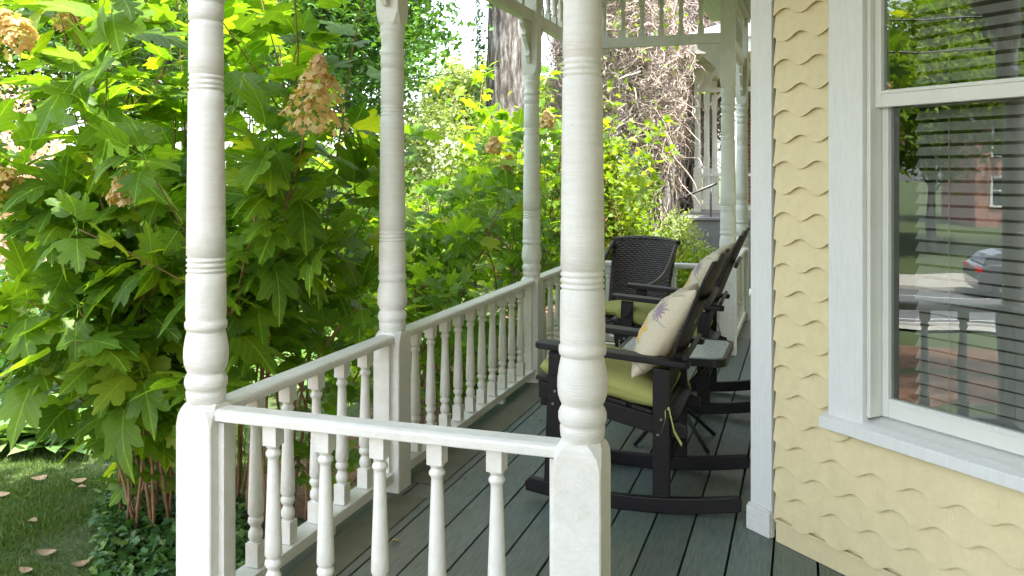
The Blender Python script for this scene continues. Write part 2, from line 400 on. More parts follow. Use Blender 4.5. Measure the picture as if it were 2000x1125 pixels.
# ================================================================== PORCH FLOOR
XO, XI = -1.92, -.61       # outer and inner post lines
YA, YB, YC, YE, YG = 2.47, 3.88, 6.20, 7.65, 9.45
g = MB(); cols = []
rg = random.Random(3)
x = -.287 - 10 * .171
xs_b = []
while x < 1.9:
    xs_b.append((x + .0045, x + .171 - .0045)); x += .171
vb = []; 
for (a, b) in xs_b:
    a = max(a, -2.0)
    if b <= -2.0: continue
    segs = []
    y0, y1 = (2.38, 7.74) if b < XI - .02 else (-3.0, 12.0)
    cut = rg.uniform(4.5, 9.5)
    if y1 - y0 > 8: segs = [(y0, cut - .0015), (cut + .0015, y1)] if a > -.30 else [(y0, 8.38), (8.385, y1)]
    else: segs = [(y0, y1)]
    for (p, q) in segs:
        t = rg.random(); nb = len(g.v); g.bx(a, b, p, q, -.028, rg.uniform(-.0015, .0008)); cols += [t] * (len(g.v) - nb)
fl = g.build('porch_floor', M_deck, None, .0025); tag(fl, None, None, None, 'structure')
ca = fl.data.attributes.new('board', 'FLOAT_COLOR', 'POINT')
ca.data.foreach_set('color', np.array([[t, t, t, 1] for t in cols], np.float32).ravel())
g = MB(); g.bx(-1.97, XI, 2.42, 7.7, -.06, -.035); g.bx(XI, 1.9, -3, 12, -.06, -.035)
tag(g.build('porch_subfloor', simple('subfloor_wood', (.02, .02, .018), None, .9)), None, None, None, 'structure')  # near-black wood below the gaps between the boards
g = MB(); g.bx(-2.03, -2.003, 2.33, 7.79, -.16, .004); g.bx(-2.0, XI - .03, 2.33, 2.377, -.16, .004); g.bx(-2.0, XI - .03, 7.743, 7.79, -.16, .004)
g.bx(-2.022, -2.005, 2.36, 7.76, -.75, -.163); g.bx(XI - .07, XI - .03, 7.8, 12, -.16, .004); g.bx(XI - .06, XI - .04, 7.8, 12, -.7, -.163)
tag(g.build('porch_skirt', M_white, None, .003), 'white painted fascia boards along the outer edge of the porch floor', 'skirting')
g = MB(); g.bx(-1.86, -1.70, YA + .1, YB - .09, .001, .0045); g.bx(-1.86, -1.70, YB + .09, YC - .09, .001, .0045); g.bx(-1.86, -1.72, YC + .09, YE - .1, .001, .0045)  # dark olive strips lying on the boards along the side railings
tag(g.build('floor_border', M_olive), None, None, None, 'structure')

mb = MB(); rr_ = random.Random(8)
for (a, b) in xs_b:
    if b < -1.9: continue
    for yj in (2.9, 4.1, 5.3, 6.5, 7.4):
        for xx in (a + .03, b - .03):
            if xx < -1.85 or (xx > -.2 and yj > 3.6): continue
            mb.lathe([(.0042, .0005), (.0042, .0014), (.002, .0016)], 6, Matrix.Translation((xx + rr_.uniform(-.004, .004), yj + rr_.uniform(-.01, .01), 0)))
tag(mb.build('deck_nails', simple('rusty_nail', (.05, .035, .025), None, .7)), None, None, None, 'structure')
# ================================================================== PORCH POSTS
PROF = [(.060, .775), (.064, .785), (.0655, .800), (.0660, .812), (.062, .818), (.0665, .824), (.0705, .836), (.0705, .852), (.066, .864), (.0625, .870), (.0600, .876),
        (.0650, .886), (.0715, .905), (.0738, .930), (.0730, .955), (.0690, .985), (.0640, 1.008), (.0625, 1.014), (.0625, 1.018), (.0675, 1.022), (.0700, 1.034), (.0690, 1.046), (.0640, 1.052), (.0650, 1.058), (.0665, 1.070)]
def shaft_r(z): return .0665 - .0105 * max(0, (z - 1.07)) / 1.0
z = 1.08
grooves = [1.212, 1.228, 1.246, 1.264, 1.828, 1.844, 1.862, 1.88]
zs = sorted([1.09, 1.15] + [q for gz in grooves for q in (gz - .006, gz - .002, gz + .002, gz + .006)] + [1.35, 1.5, 1.65, 1.78, 1.95, 2.04])
for q in zs:
    ing = any(abs(q - gz) < .003 for gz in grooves)
    PROF.append((shaft_r(q) - (.0045 if ing else 0), q))
PROF += [(.0560, 2.055), (.052, 2.058), (.052, 2.062), (.0575, 2.066), (.0575, 2.118), (.0545, 2.122), (.0605, 2.128), (.0635, 2.138), (.0620, 2.150), (.0560, 2.158), (.0535, 2.175), (.0560, 2.200),
         (.0600, 2.212), (.0625, 2.222), (.0600, 2.232), (.057, 2.236), (.0615, 2.244), (.0615, 2.262), (.058, 2.28)]
def square_sec(mb, h0, z0, h1, z1, ch0=0, ch1=0, n=8):
    """square block with lamb's tongue shoulders: chamfer grows from 0 to the end"""
    pass
def octo(h, c):
    return [(h - c, -h), (h, -h + c), (h, h - c), (h - c, h), (-h + c, h), (-h, h - c), (-h, -h + c), (-h + c, -h)]
def block(mb, rings):
    vs = []; fs = []
    for (h, c, z) in rings:
        for (a, b) in octo(h, max(c, .0012)): vs.append((a, b, z))
    for i in range(len(rings) - 1):
        for k in range(8):
            k2 = (k + 1) % 8; fs.append((i * 8 + k, i * 8 + k2, (i + 1) * 8 + k2, (i + 1) * 8 + k))
    fs.append(tuple(reversed(range(8)))); m = (len(rings) - 1) * 8; fs.append(tuple(m + k for k in range(8)))
    mb.add(vs, fs)
def make_post(loc, label, zf=0):
    r = empty('porch_post', (loc[0], loc[1], zf), 0, label, 'porch post', 'turned white porch posts')
    mb = MB(); H = .0695
    block(mb, [(H, .004, 0), (H, .004, .70), (H, .006, .715), (H - .0005, .012, .738), (H - .003, .022, .757), (H - .0085, .030, .771), (H - .016, .030, .778), (H - .028, .02, .782)])
    mb.build('base_block', M_white, r)
    mb = MB(); mb.lathe(PROF, 36); mb.build('turned_shaft', M_column, r)
    mb = MB(); H = .060
    block(mb, [(H - .016, .02, 2.262), (H - .006, .028, 2.268), (H - .001, .022, 2.285), (H, .014, 2.31), (H, .006, 2.335), (H, .004, 2.36), (H, .004, 3.16)])
    mb.build('top_block', M_white, r)
    return r
posts = [((XO, YA), 'turned white post at the near outer corner, standing left of the two railings that meet'),
         ((XO, YB), 'turned white post between the short and long side railings, second from the near outer corner'),
         ((XO, YC), 'turned white post with a big tree trunk right behind its left side'),
         ((XI, YA), 'nearest and widest looking turned white post, in front of the rocking chairs'),
         ((XO, YE), 'far outer corner post of the porch, hidden behind the nearest white post'),
         ((XI, YE), 'turned white post on the porch floor behind the backs of the rocking chairs'),
         ((XI, YG), 'farthest turned white post, a thin strip right of the post behind the chairs')]
for p, lb in posts: make_post(p, lb)

# ================================================================== RAILINGS
def bal_profile():
    return [(0.0228, .655), (0.0228, .648), (0.0175, .643), (0.0205, .637), (0.0252, .630), (0.0252, .622), (0.0193, .614), (0.0181, .606), (0.0193, .58), (0.0234, .46), (0.0278, .34), (0.0287, .295), (0.0252, .287),
            (0.0205, .282), (0.0275, .274), (0.0287, .262), (0.0234, .252), (0.0181, .246), (0.0205, .236), (0.0263, .224), (0.0275, .210), (0.0240, .198), (0.0193, .191), (0.0228, .186)]
def make_baluster(parent):
    r = MB(); r.lathe(bal_profile(), 16, cap=False); s = .0225
    b2 = MB(); r.box((0, 0, .69), (.051, .051, .072)); r.box((0, 0, .1435), (.053, .053, .087))
    return r.build('baluster', M_white, parent, .002)
bal0 = None
def railing(p0, p1, n, label, half0=.0695, half1=.0695, name='porch_railing', under=True):
    global bal0
    p0 = Vector((*p0, 0)); p1 = Vector((*p1, 0)); d = p1 - p0; Ln = d.length; ang = math.atan2(d.y, d.x)
    r = empty(name, p0, ang, label, 'railing', 'white baluster railings of the porch')
    a, b = half0 - .004, Ln - half1 + .004
    # handrail with rounded top profile
    prof = [(-.047, .726), (-.047, .748), (-.043, .756), (-.030, .761), (.030, .761), (.043, .756), (.047, .748), (.047, .726)]
    mb = MB(); vs = []; fs = []; n8 = len(prof)
    for xx in (a, b):
        for (y, z) in prof: vs.append((xx, y, z))
    fs = [tuple(range(n8)), tuple(reversed(range(n8, 2 * n8)))] + [(k, k + n8, (k + 1) % n8 + n8, (k + 1) % n8) for k in range(n8)]
    mb.add(vs, fs); mb.bx(a + .01, b - .01, -.022, .022, .716, .7255)
    mb.build('handrail', M_white, r, .0015)
    mb = MB()
    if under: mb.bx(a, b, -.045, .045, .052, .098)
    mb.build('bottom_rail', M_white, r, .003)
    if under:
        k = max(1, round(Ln / 1.4)) ; 
        for i in range(1, k + 1):
            mb = MB(); xx = Ln * i / (k + 1) + .1; mb.bx(xx - .022, xx + .022, -.02, .02, 0, .0515); mb.build('support_block', M_white, r, .002)
    # half posts against the square blocks
    for xx in (half0 + .011, Ln - half1 - .011):
        mb = MB(); mb.bx(xx - .0115, xx + .0115, -.028, .028, .0985, .7155); mb.build('end_stile', M_white, r, .002)
    a, b = half0, Ln - half1
    for i in range(n):
        xx = a + (b - a) * (i + 1) / (n + 1)
        if bal0 is None: bal0 = make_baluster(r); bal0.location = (xx, 0, 0)
        else:
            c = bal0.copy(); COL.objects.link(c); c.parent = r; c.location = (xx, 0, 0)
            c.rotation_euler = (0, 0, random.uniform(-.05, .05))
    return r
railing((XO, YA), (XI, YA), 5, 'nearest short white railing, running across between the two nearest posts')
railing((XO, YA), (XO, YB), 5, 'short white side railing running back from the near outer corner post')
railing((XO, YB), (XO, YC), 10, 'long white side railing with ten balusters along the chair side of the porch')
railing((XO, YC), (XO, YE), 5, 'short white side railing just beyond the post in front of the big tree trunk')
railing((XO, YE), (XI, YE), 5, 'white railing across the far end of the porch, behind the wicker chair')
railing((XI, YE), (XI, YG), 7, 'farthest white railing, behind the backs of the rocking chairs')

# ================================================================== FRIEZES WITH SPINDLES AND BRACKETS
def spindle_mesh():
    mb = MB(); prof = [(.024, 2.81), (.019, 2.816), (.0255, 2.824), (.021, 2.832), (.0165, 2.845), (.020, 2.90), (.0245, 2.945), (.0165, 2.99), (.021, 3.0), (.0255, 3.008), (.019, 3.016), (.024, 3.022)]
    mb.lathe(prof, 12, cap=False); mb.box((0, 0, 2.779), (.052, .040, .062)); mb.box((0, 0, 3.05), (.052, .040, .058)); return mb
sp0 = None
def arc_pts(c, r, a0, a1, n=10): return [(c[0] + r * math.cos(R(a0 + (a1 - a0) * i / n)), c[1] + r * math.sin(R(a0 + (a1 - a0) * i / n))) for i in range(n + 1)]
def bracket_poly(scroll=1.0):
    """sawn scroll bracket in (x,z): x away from the post, z down from the beam"""
    w_, h_ = .20 * scroll, .30 * scroll
    out = [(0, 0), (w_, 0), (w_, -.035), (w_ - .028, -.058)]
    out += [(w_ - .045 - .03 * math.sin(t * math.pi), -.06 - .05 * t) for t in (0, .25, .5, .75, 1)]
    out += [(.095 + .035 * math.cos(t * math.pi * .9), -.12 - .07 * t) for t in (0, .25, .5, .75, 1)]
    out += [(.06 - .02 * math.sin(t * math.pi), -.195 - .055 * t) for t in (0, .35, .7, 1)]
    out += [(.046, -.262), (.030, -h_), (0, -h_)]
    return out
def frieze(p0, p1, n, label, br=(1, 1)):
    global sp0
    p0 = Vector((*p0, 0)); p1 = Vector((*p1, 0)); d = p1 - p0; Ln = d.length; ang = math.atan2(d.y, d.x)
    r = empty('spindle_frieze', p0, ang, label, 'frieze', 'spindle friezes under the porch ceiling')
    a, b = .0585, Ln - .0585
    mb = MB(); mb.bx(a, b, -.03, .03, 2.66, 2.748); mb.build('lower_rail', M_white, r, .004)
    mb = MB(); mb.bx(a, b, -.03, .03, 3.079, 3.16); mb.build('upper_rail', M_white, r, .004)
    for i in range(n):
        xx = a + (b - a) * (i + 1) / (n + 1)
        if sp0 is None: sp0 = spindle_mesh().build('spindle', M_white, r, .0015); sp0.location = (xx, 0, 0)
        else:
            c = sp0.copy(); COL.objects.link(c); c.parent = r; c.location = (xx, 0, 0)
    for side, on in ((0, br[0]), (1, br[1])):
        if not on: continue
        po = bracket_poly()
        M = Matrix.Translation((a, 0, 2.6585)) if side == 0 else Matrix.Translation((b, 0, 2.6585)) @ Matrix.Rotation(math.pi, 4, 'Z')
        mb = MB(); mb.prism(po, -.014, .014, M); mb.build('bracket', M_white, r, .002)
    return r
frieze((XO, YA), (XI, YA), 5, 'spindle frieze above the nearest cross railing, out of view overhead')
frieze((XO, YA), (XO, YB), 5, 'spindle frieze above the short near side railing, mostly out of view overhead')
frieze((XO, YB), (XO, YC), 10, 'spindle frieze running to the post before the big tree trunk, cut by the top edge')
frieze((XO, YC), (XO, YE), 6, 'short spindle frieze just right of the post before the tree trunk')
frieze((XO, YE), (XI, YE), 6, 'spindle frieze across the far end, with tangled vines showing between its spindles', (1, 1))
frieze((XI, YE), (XI, YG), 7, 'narrow looking spindle frieze receding beyond the post behind the chairs')

# ================================================================== THE YELLOW HOUSE
WA = R(-42.7); tw = Vector((math.cos(WA), math.sin(WA), 0)); nw = Vector((math.sin(WA), -math.cos(WA), 0))
W0 = Vector((-.14, 3.853, 0))
MW = Matrix(((tw.x, -nw.x, 0, W0.x), (tw.y, -nw.y, 0, W0.y), (0, 0, 1, 0), (0, 0, 0, 1)))   # local x along wall, local y INTO the house
house = empty('yellow_house', W0, 0, 'pale yellow shingled house with white corner board and large window beside the porch', 'house')
MWI = Matrix.Translation(-W0) @ MW      # children are relative to the house empty
S0, S1 = .045, 1.95
HW = (.45, 1.50, .64, 2.98)               # window hole s0,s1,z0,z1
# siding courses
g = MB(); per = .175; ch = .1055; amp = .0180; ds = per / 14
k = 0; z0 = .105
while z0 < 3.2:
    ph = 0 if k % 2 == 0 else math.pi
    spans = [(S0, S1)]
    if z0 - amp < HW[3] and z0 + ch + .03 > HW[2] + .02: spans = [(S0, HW[0] - .02), (HW[1] + .02, S1)]
    for (sa, sb) in spans:
        n = max(2, int(round((sb - sa) / ds))); vs = []; fs = []
        for i in range(n + 1):
            s = sa + (sb - sa) * i / n
            wv = math.sin(2 * math.pi * (s - .06) / per + ph); wv = wv * (1 - .12 * abs(wv))
            zb = z0 + amp * wv
            vs += [(s, .003, z0 + ch + .034), (s, -.0185 - .0012 * math.sin(i * .7 + k), zb), (s, -.0095, zb + .002)]
        for i in range(n):
            a = i * 3; b = a + 3
            fs += [(a, a + 1, b + 1, b), (a + 1, a + 2, b + 2, b + 1)]
        base = len(g.v); g.add(vs, fs, MWI, False)
        g.add([vs[0], vs[1], vs[2]], [(0, 2, 1)], MWI)
    z0 += ch; k += 1
g.build('shingle_siding', M_siding, house)
g = MB()
g.bx(S0, HW[0], .004, .12, 0, 3.3, MWI); g.bx(HW[1], S1, .004, .12, 0, 3.3, MWI); g.bx(HW[0], HW[1], .004, .12, 0, .597, MWI); g.bx(HW[0], HW[1], .004, .12, HW[3], 3.3, MWI)
g.build('wall', M_siding, house)
g = MB(); g.bx(S0, S1, -.004, .0035, 0.001, .085, MWI); g.bx(S0, S1, -.012, .0035, .0855, .099, MWI)
g.build('base_board', M_siding, house, .002)
g = MB(); g.bx(-.105, .018, -.002, .02, .002, 3.3, MWI)
g.build('corner_board', M_trim, house, .004)
g = MB(); g.bx(-.117, .018, -.016, -.0025, .002, .105, MWI); g.prism([(-.117, .105), (.018, .105), (.018, .118), (-.105, .122)], -.012, -.0025, MWI)
g.build('corner_plinth', M_white, house, .004)
g = MB(); 
pw = MW @ Vector((-.105, .02, 0)) - W0
g.bx(pw.x, pw.x + .14, pw.y + .005, pw.y + 3.2, 0, 3.3); g.build('front_wall', M_siding, house)
# bay returns and house body
pe = MW @ Vector((S1, 0, 0)) - W0
g = MB(); g.bx(pe.x + .01, pe.x + .2, pe.y - 8, pe.y + .02, 0, 3.3); g.build('side_wall', M_siding, house)
g = MB(); g.bx(pe.x + .0, 8, -12, 9, 3.35, 6.4); g.bx(1.0, 8, 3.22 + pw.y, 9, -.7, 3.3); g.build('unseen_upper_wall', M_siding, house)  # unseen upper floor, added to shade the porch, set back so shrubs catch sun
g = MB(); g.add([(pe.x - .4, -12, 6.4), (8.5, -12, 6.4), (8.5, 9.5, 6.4), (pe.x - .4, 9.5, 6.4), (4, -12, 8.8), (4, 9.5, 8.8)], [(0, 3, 5, 4), (1, 4, 5, 2), (0, 4, 1), (3, 2, 5), (0, 1, 2, 3)])
g.build('roof', M_slate, house)
# porch ceiling and roof (relative to house)
def rel(x, y): return x - W0.x, y - W0.y
g = MB()
def relbox(x0, x1, y0, y1, z0, z1):
    a, b = rel(x0, y0), rel(x1, y1); g.bx(a[0], b[0], a[1], b[1], z0, z1)
relbox(-2.15, XI, 2.25, 7.88, 3.205, 3.23)
xx = -.95
while xx < 2.2:
    relbox(xx, xx + .082, -3, 9.75, 3.205, 3.225); xx += .085
g.build('porch_ceiling', M_ceil, house)
g = MB(); relbox(XO - .07, XO + .07, YA, YE, 3.161, 3.2045); relbox(XO, XI, YA - .07, YA + .07, 3.1611, 3.2044); relbox(XO, XI, YE - .07, YE + .07, 3.1611, 3.2044); relbox(XI - .07, XI + .07, YE + .08, 9.7, 3.161, 3.2044)
relbox(XI - .07, XI + .07, -3, YA - .08, 3.161, 3.2044)
g.build('porch_beam', M_white, house, .003)
g = MB(); relbox(-2.3, 2.2, 1.75, 8.0, 3.232, 3.33); relbox(-.98, 2.2, -3, 1.75, 3.232, 3.33); relbox(-.98, 2.2, 8.0, 9.85, 3.232, 3.33)
g.build('porch_roof', M_white, house)

# window
win = MB(); cw0, cw1 = .345, .505
win.bx(cw0, cw1 - .001, -.032, .003, .606, 3.06, MWI); win.bx(1.46, 1.62, -.032, .003, .606, 3.06, MWI)
wino = win.build('window', M_trim, house, .003)
wino['label'] = 'white cased double hung window'
g = MB()   # sill: sloped board and nose
prof = [(-.058, .560), (-.058, .604), (-.02, .618), (.08, .636), (.08, .60), (-.02, .560)]
MS = MWI @ Matrix.Rotation(0, 4, 'Z')
n = len(prof); sa, sb = .322, 1.64
vs = [(sa, y, z) for y, z in prof] + [(sb, y, z) for y, z in prof]
g.add(vs, [tuple(range(n)), tuple(reversed(range(n, 2 * n)))] + [(i, i + n, (i + 1) % n + n, (i + 1) % n) for i in range(n)], MWI)
g.build('sill', M_trim, wino, .003)
g = MB()   # jamb liner
g.bx(.5055, .523, -.012, .10, .637, 2.98, MWI); g.bx(1.442, 1.4595, -.012, .10, .637, 2.98, MWI)
g.build('jamb', M_vinyl, wino, .002)
def sash(name, z0, z1, yo, st, rb, rt):
    g = MB(); a, b = .524, 1.441
    g.bx(a, a + st, yo, yo + .035, z0, z1, MWI); g.bx(b - st, b, yo, yo + .035, z0, z1, MWI)
    g.bx(a + st + .0005, b - st - .0005, yo + .001, yo + .034, z0, z0 + rb, MWI); g.bx(a + st + .0005, b - st - .0005, yo + .001, yo + .034, z1 - rt, z1, MWI)
    g.bx(a + st + .0005, b - st - .0005, yo - .006, yo + .0008, z0 + rb - .014, z0 + rb - .004, MWI)
    s = g.build(name, M_vinyl, wino, .002)
    return s
def glass_mat():
    m, nt, n, p = newmat('window_glass')
    n.remove(p); gl = n.new('ShaderNodeBsdfGlossy'); gl.inputs['Roughness'].default_value = 0.0; gl.inputs['Color'].default_value = (.95, 1, .98, 1)
    tr = n.new('ShaderNodeBsdfTransparent'); tr.inputs[0].default_value = (.80, .84, .82, 1)
    fr = n.new('ShaderNodeFresnel'); fr.inputs[0].default_value = 1.5
    f = math_n(nt, 'MINIMUM', math_n(nt, 'ADD', math_n(nt, 'MULTIPLY', fr.outputs[0], 1.9), .075), 1.0)
    ms = n.new('ShaderNodeMixShader'); L(nt, f, ms.inputs[0]); L(nt, tr.outputs[0], ms.inputs[1]); L(nt, gl.outputs[0], ms.inputs[2])
    L(nt, ms.outputs[0], n['Material Output'].inputs[0])
    nz = noise(nt, 1.6, 2, .5); b = n.new('ShaderNodeBump'); b.inputs['Strength'].default_value = .08; b.inputs['Distance'].default_value = .02
    L(nt, nz.outputs[0], b.inputs['Height']); L(nt, b.outputs[0], gl.inputs['Normal'])
    return m
M_glass = glass_mat()
s1 = sash('lower_sash', .638, 1.838, .052, .026, .070, .038); s2 = sash('upper_sash', 1.792, 2.98, .012, .026, .062, .05)
g = MB(); g.add([(.551, .070, .709), (1.414, .070, .709), (1.414, .070, 1.80), (.551, .070, 1.80)], [(0, 1, 2, 3)], MWI); g.build('pane', M_glass, s1)
g = MB(); g.add([(.551, .030, 1.855), (1.414, .030, 1.855), (1.414, .030, 2.93), (.551, .030, 2.93)], [(0, 1, 2, 3)], MWI); g.build('pane', M_glass, s2)
# blind
g = MB(); z = .66
while z < 2.95:
    g.box((1.012, .135, z), (.80, .040, .0025), MWI, rot=(R(52), 0, 0)); z += .044
for s in (.75, 1.27): g.bx(s, s + .003, .117, .119, .65, 2.95, MWI)
g.build('window_blind', simple('blind_slat', (.36, .35, .32), (.31, .30, .28), .5), wino)
# dark room behind
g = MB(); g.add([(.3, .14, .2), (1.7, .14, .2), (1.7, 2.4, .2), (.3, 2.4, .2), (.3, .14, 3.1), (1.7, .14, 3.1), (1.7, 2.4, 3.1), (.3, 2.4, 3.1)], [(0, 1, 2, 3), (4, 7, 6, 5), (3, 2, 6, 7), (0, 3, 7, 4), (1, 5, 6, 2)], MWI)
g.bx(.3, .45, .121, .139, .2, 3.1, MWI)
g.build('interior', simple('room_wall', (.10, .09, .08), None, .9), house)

# ================================================================== ROCKING CHAIRS
def rocking_chair():
    r = empty('rocking_chair', (0, 0, 0))
    def arcz(x): return .18 * x * x
    for sy in (-1, 1):
        y0 = sy * .30
        mb = MB(); xs_ = [-.455 + .995 * i / 22 for i in range(23)]
        bot = [(x, arcz(x)) for x in xs_]; top = [(x, arcz(x) + .068) for x in reversed(xs_)]
        top[0] = (xs_[-1] - .018, top[0][1] - .004); top[-1] = (xs_[0] + .018, top[-1][1] - .004)
        po = bot + [(xs_[-1] + .004, arcz(xs_[-1]) + .045)] + top + [(xs_[0] - .004, arcz(xs_[0]) + .04)]
        mb.prism(po, y0 - .018, y0 + .018); mb.build('rocker', M_darkwood, r, .004)
        # front leg (leans slightly), rear leg
        mb = MB(); mb.prism([(-.365, .085), (-.288, .078), (-.262, .700), (-.340, .706)], y0 - .0165, y0 + .0165); mb.build('leg', M_darkwood, r, .004)
        mb = MB(); mb.prism([(.150, .072), (.228, .078), (.228, .655), (.150, .661)], y0 - .0165, y0 + .0165)
        mb.build('leg', M_darkwood, r, .004)
        mb = MB()   # arm, rounded ends, slopes to the rear
        pts = [(-.405, -.035), (-.405, .035), (-.39, .052), (-.36, .06), (.05, .055), (.24, .04), (.31, .034), (.318, .02), (.318, -.03), (.30, -.042), (-.37, -.055), (-.395, -.048)]
        Ma = Matrix.Translation((0, y0 - sy * .012, .7045)) @ Matrix.Rotation(R(4.2), 4, 'Y')
        mb.prism_z([(p[0], -p[1] * sy) for p in pts] if sy > 0 else [(p[0], p[1]) for p in reversed(pts)], -.013, .015, Ma); mb.build('armrest', M_darkwood, r, .005, seg=3)
        mb = MB(); mb.prism([(-.325, .60), (-.295, .60), (-.262, .655), (-.262, .7), (-.325, .7)], y0 + sy * .017, y0 + sy * .04); mb.build('arm_bracket', M_darkwood, r, .003)
        mb = MB(); mb.prism([(-.40, .475), (-.40, .556), (.20, .425), (.30, .395), (.30, .345), (.20, .342)], y0 - sy * .0175, y0 - sy * .046); mb.build('seat_rail', M_darkwood, r, .004)
        mb = MB()
        for (x, z) in ((.19, .43), (.175, .36), (-.31, .52), (-.32, .46)):
            mb.lathe([(.007, 0), (.007, .003), (.004, .005)], 10, Matrix.Translation((x, y0 + sy * .0165, z)) @ Matrix.Rotation(-sy * math.pi / 2, 4, 'X'))
        mb.build('screw', M_galv, r)
    mb = MB()   # seat slats
    for i in range(6):
        t = i / 5; x = -.37 + .58 * t; z = .567 - .218 * (x + .40)
        mb.box((x, 0, z), (.095, .56, .02), None, rot=(0, R(12.3), 0))
    mb.build('seat', M_darkwood, r, .004)
    mb = MB(); mb.bx(-.40, -.37, -.253, .253, .43, .545); mb.build('front_apron', M_darkwood, r, .004)
    mb = MB(); mb.bx(.16, .20, -.282, .282, .16, .215); mb.build('stretcher', M_darkwood, r, .004)
    mb = MB(); mb.bx(-.34, -.30, -.282, .282, .20, .25); mb.build('stretcher', M_darkwood, r, .004)
    # back slats: fan shape, leaning
    P0 = Vector((.140, 0, .36)); P1 = Vector((.455, 0, 1.185))
    ns = 5
    for i in range(ns):
        u = (i - 2) / 2.0
        yb, yt = u * .185, u * .215
        hh = 1.0 - .045 * u * u
        mb = MB(); n = 10; wb, wt = .042, .051
        rows = []
        for j in range(n + 1):
            t = j / n; tt = t * hh
            c = P0.lerp(P1, tt); c.x += .035 * (2 * tt - 1) ** 2 * .5 - .012
            c.x -= .016 * (u * u)   # curved across
            y = yb + (yt - yb) * t; wd = wb + (wt - wb) * t
            if j == n: wd *= .72
            rows.append((c.x, y, c.z, wd))
        vs = []; fs = []
        for (x, y, z, wd) in rows:
            yaw = u * .28
            for (a, b) in ((-wd, -.009), (wd, -.009), (wd, .009), (-wd, .009)):
                vs.append((x + b - a * u * .25 * 1, y + a, z - (0 if abs(a) < .001 else .0)))
        for j in range(n):
            for q in range(4):
                q2 = (q + 1) % 4; fs.append((j * 4 + q, (j + 1) * 4 + q, (j + 1) * 4 + q2, j * 4 + q2))
        fs += [(0, 1, 2, 3), tuple(reversed((n * 4, n * 4 + 1, n * 4 + 2, n * 4 + 3)))]
        mb.add(vs, fs); mb.build('back_slat', M_darkwood, r, .004)
    for t in (.10, .42, .72):
        c = P0.lerp(P1, t); mb = MB(); mb.box((c.x + .020, 0, c.z), (.022, .56 if t == .42 else .47, .034), None, rot=(0, R(21), 0)); mb.build('back_rail', M_darkwood, r, .003)
    return r
CX = -.80
rc1 = rocking_chair(); rc1.location = (CX, 4.27, 0)
tag(rc1, 'dark brown slatted rocking chair nearest the viewer, partly hidden by the nearest post', 'rocking chair', 'dark brown rocking chairs')
rc2 = copy_tree(rc1); rc2.location = (CX, 5.97, 0); rc2.rotation_euler = (0, 0, R(1.0))
tag(rc2, 'dark brown slatted rocking chair behind the small table, second from the viewer', 'rocking chair', 'dark brown rocking chairs')

# cushions
def cushion_mesh(wx, wy, th, puff=.5, nx=26, ny=26, pinch=.0, seed=0, wr=0.0):
    vs = []; fs = []
    def top(u, v):
        e = (1 - abs(u) ** 6) * (1 - abs(v) ** 6); e = max(e, 0) ** .38
        return e
    def prof(u, v):
        cu = u * wx / 2 * (1 - pinch * (1 - abs(v) ** 2.2) * abs(u) ** 2 * .5) ; cv = v * wy / 2 * (1 - pinch * (1 - abs(u) ** 2.2) * abs(v) ** 2 * .5)
        return cu, cv
    idx = {}
    for side in (1, -1):
        for i in range(nx + 1):
            for j in range(ny + 1):
                u = -1 + 2 * i / nx; v = -1 + 2 * j / ny
                u = math.sin(u * math.pi / 2); v = math.sin(v * math.pi / 2)
                x, y = prof(u, v); z = side * th / 2 * top(u, v) * (.72 + .28 * (1 - u * u) * (1 - v * v) if puff else 1)
                if wr: z += wr * math.sin(13 * u + 7 * v + seed) * math.sin(9 * v - 4 * u + seed) * top(u, v) ** 3 + wr * .8 * math.sin(26 * v + seed) * abs(u) ** 4 * (1 - abs(u) ** 8)
                idx[(side, i, j)] = len(vs); vs.append((x, y, z))
    for side in (1, -1):
        for i in range(nx):
            for j in range(ny):
                q = (idx[(side, i, j)], idx[(side, i + 1, j)], idx[(side, i + 1, j + 1)], idx[(side, i, j + 1)])
                fs.append(q if side > 0 else tuple(reversed(q)))
    return vs, fs
def cushion(loc, rot, label, wx=.60, wy=.60, th=.165):
    r = empty('seat_cushion', loc, 0, label, 'cushion', 'green seat cushions'); r.rotation_euler = rot
    mb = MB(); v, f = cushion_mesh(wx, wy, th, .5, 30, 30, .02, 1.3, .0035); mb.add(v, f, None, True); mb.build('pad', M_cush, r)
    mb = MB(); n = 60
    def edge(t):
        a = 2 * math.pi * t; c, s = math.cos(a), math.sin(a); k = 1 / max((abs(c) ** 7 + abs(s) ** 7) ** (1 / 7), 1e-6)
        return (c * k * wx * .497, s * k * wy * .497, 0)
    pts = [edge(i / n) for i in range(n + 1)]
    mb.tube([(p[0], p[1], 0) for p in pts], .005, 6); mb.build('piping', M_cush, r)
    for sy in (-1, 1):
        mb = MB(); x0, y0 = wx * .46, sy * wy * .47
        for k in range(2):
            pt = [(x0, y0, -.01), (x0 + .035 + .02 * k, y0 + sy * (.03 + .01 * k), -.012 + .0 * k), (x0 + .05 + .05 * k, y0 + sy * (.045 + .01 * k), -.06 - .04 * k), (x0 + .045 + .10 * k, y0 + sy * .05, -.13 - .02 * k)]
            for a, b in zip(pt[:-1], pt[1:]):
                a = Vector(a); b = Vector(b)
                mb.add([a + Vector((0, 0, .007)), a - Vector((0, 0, .007)), b - Vector((0, .002, .007)), b + Vector((0, .002, .007)), a + Vector((0, .003, .007)), a + Vector((0, .003, -.007)), b + Vector((0, .003, -.007)), b + Vector((0, .003, .007))],
                       [(0, 1, 2, 3), (7, 6, 5, 4), (0, 3, 7, 4), (1, 5, 6, 2)])
        mb.build('tie', M_cush, r)
    return r
sa_ = R(12.3)
cushion((CX - .095, 4.27, .566), (0, sa_, 0), 'green seat cushion on the nearest rocking chair, under a floral pillow')
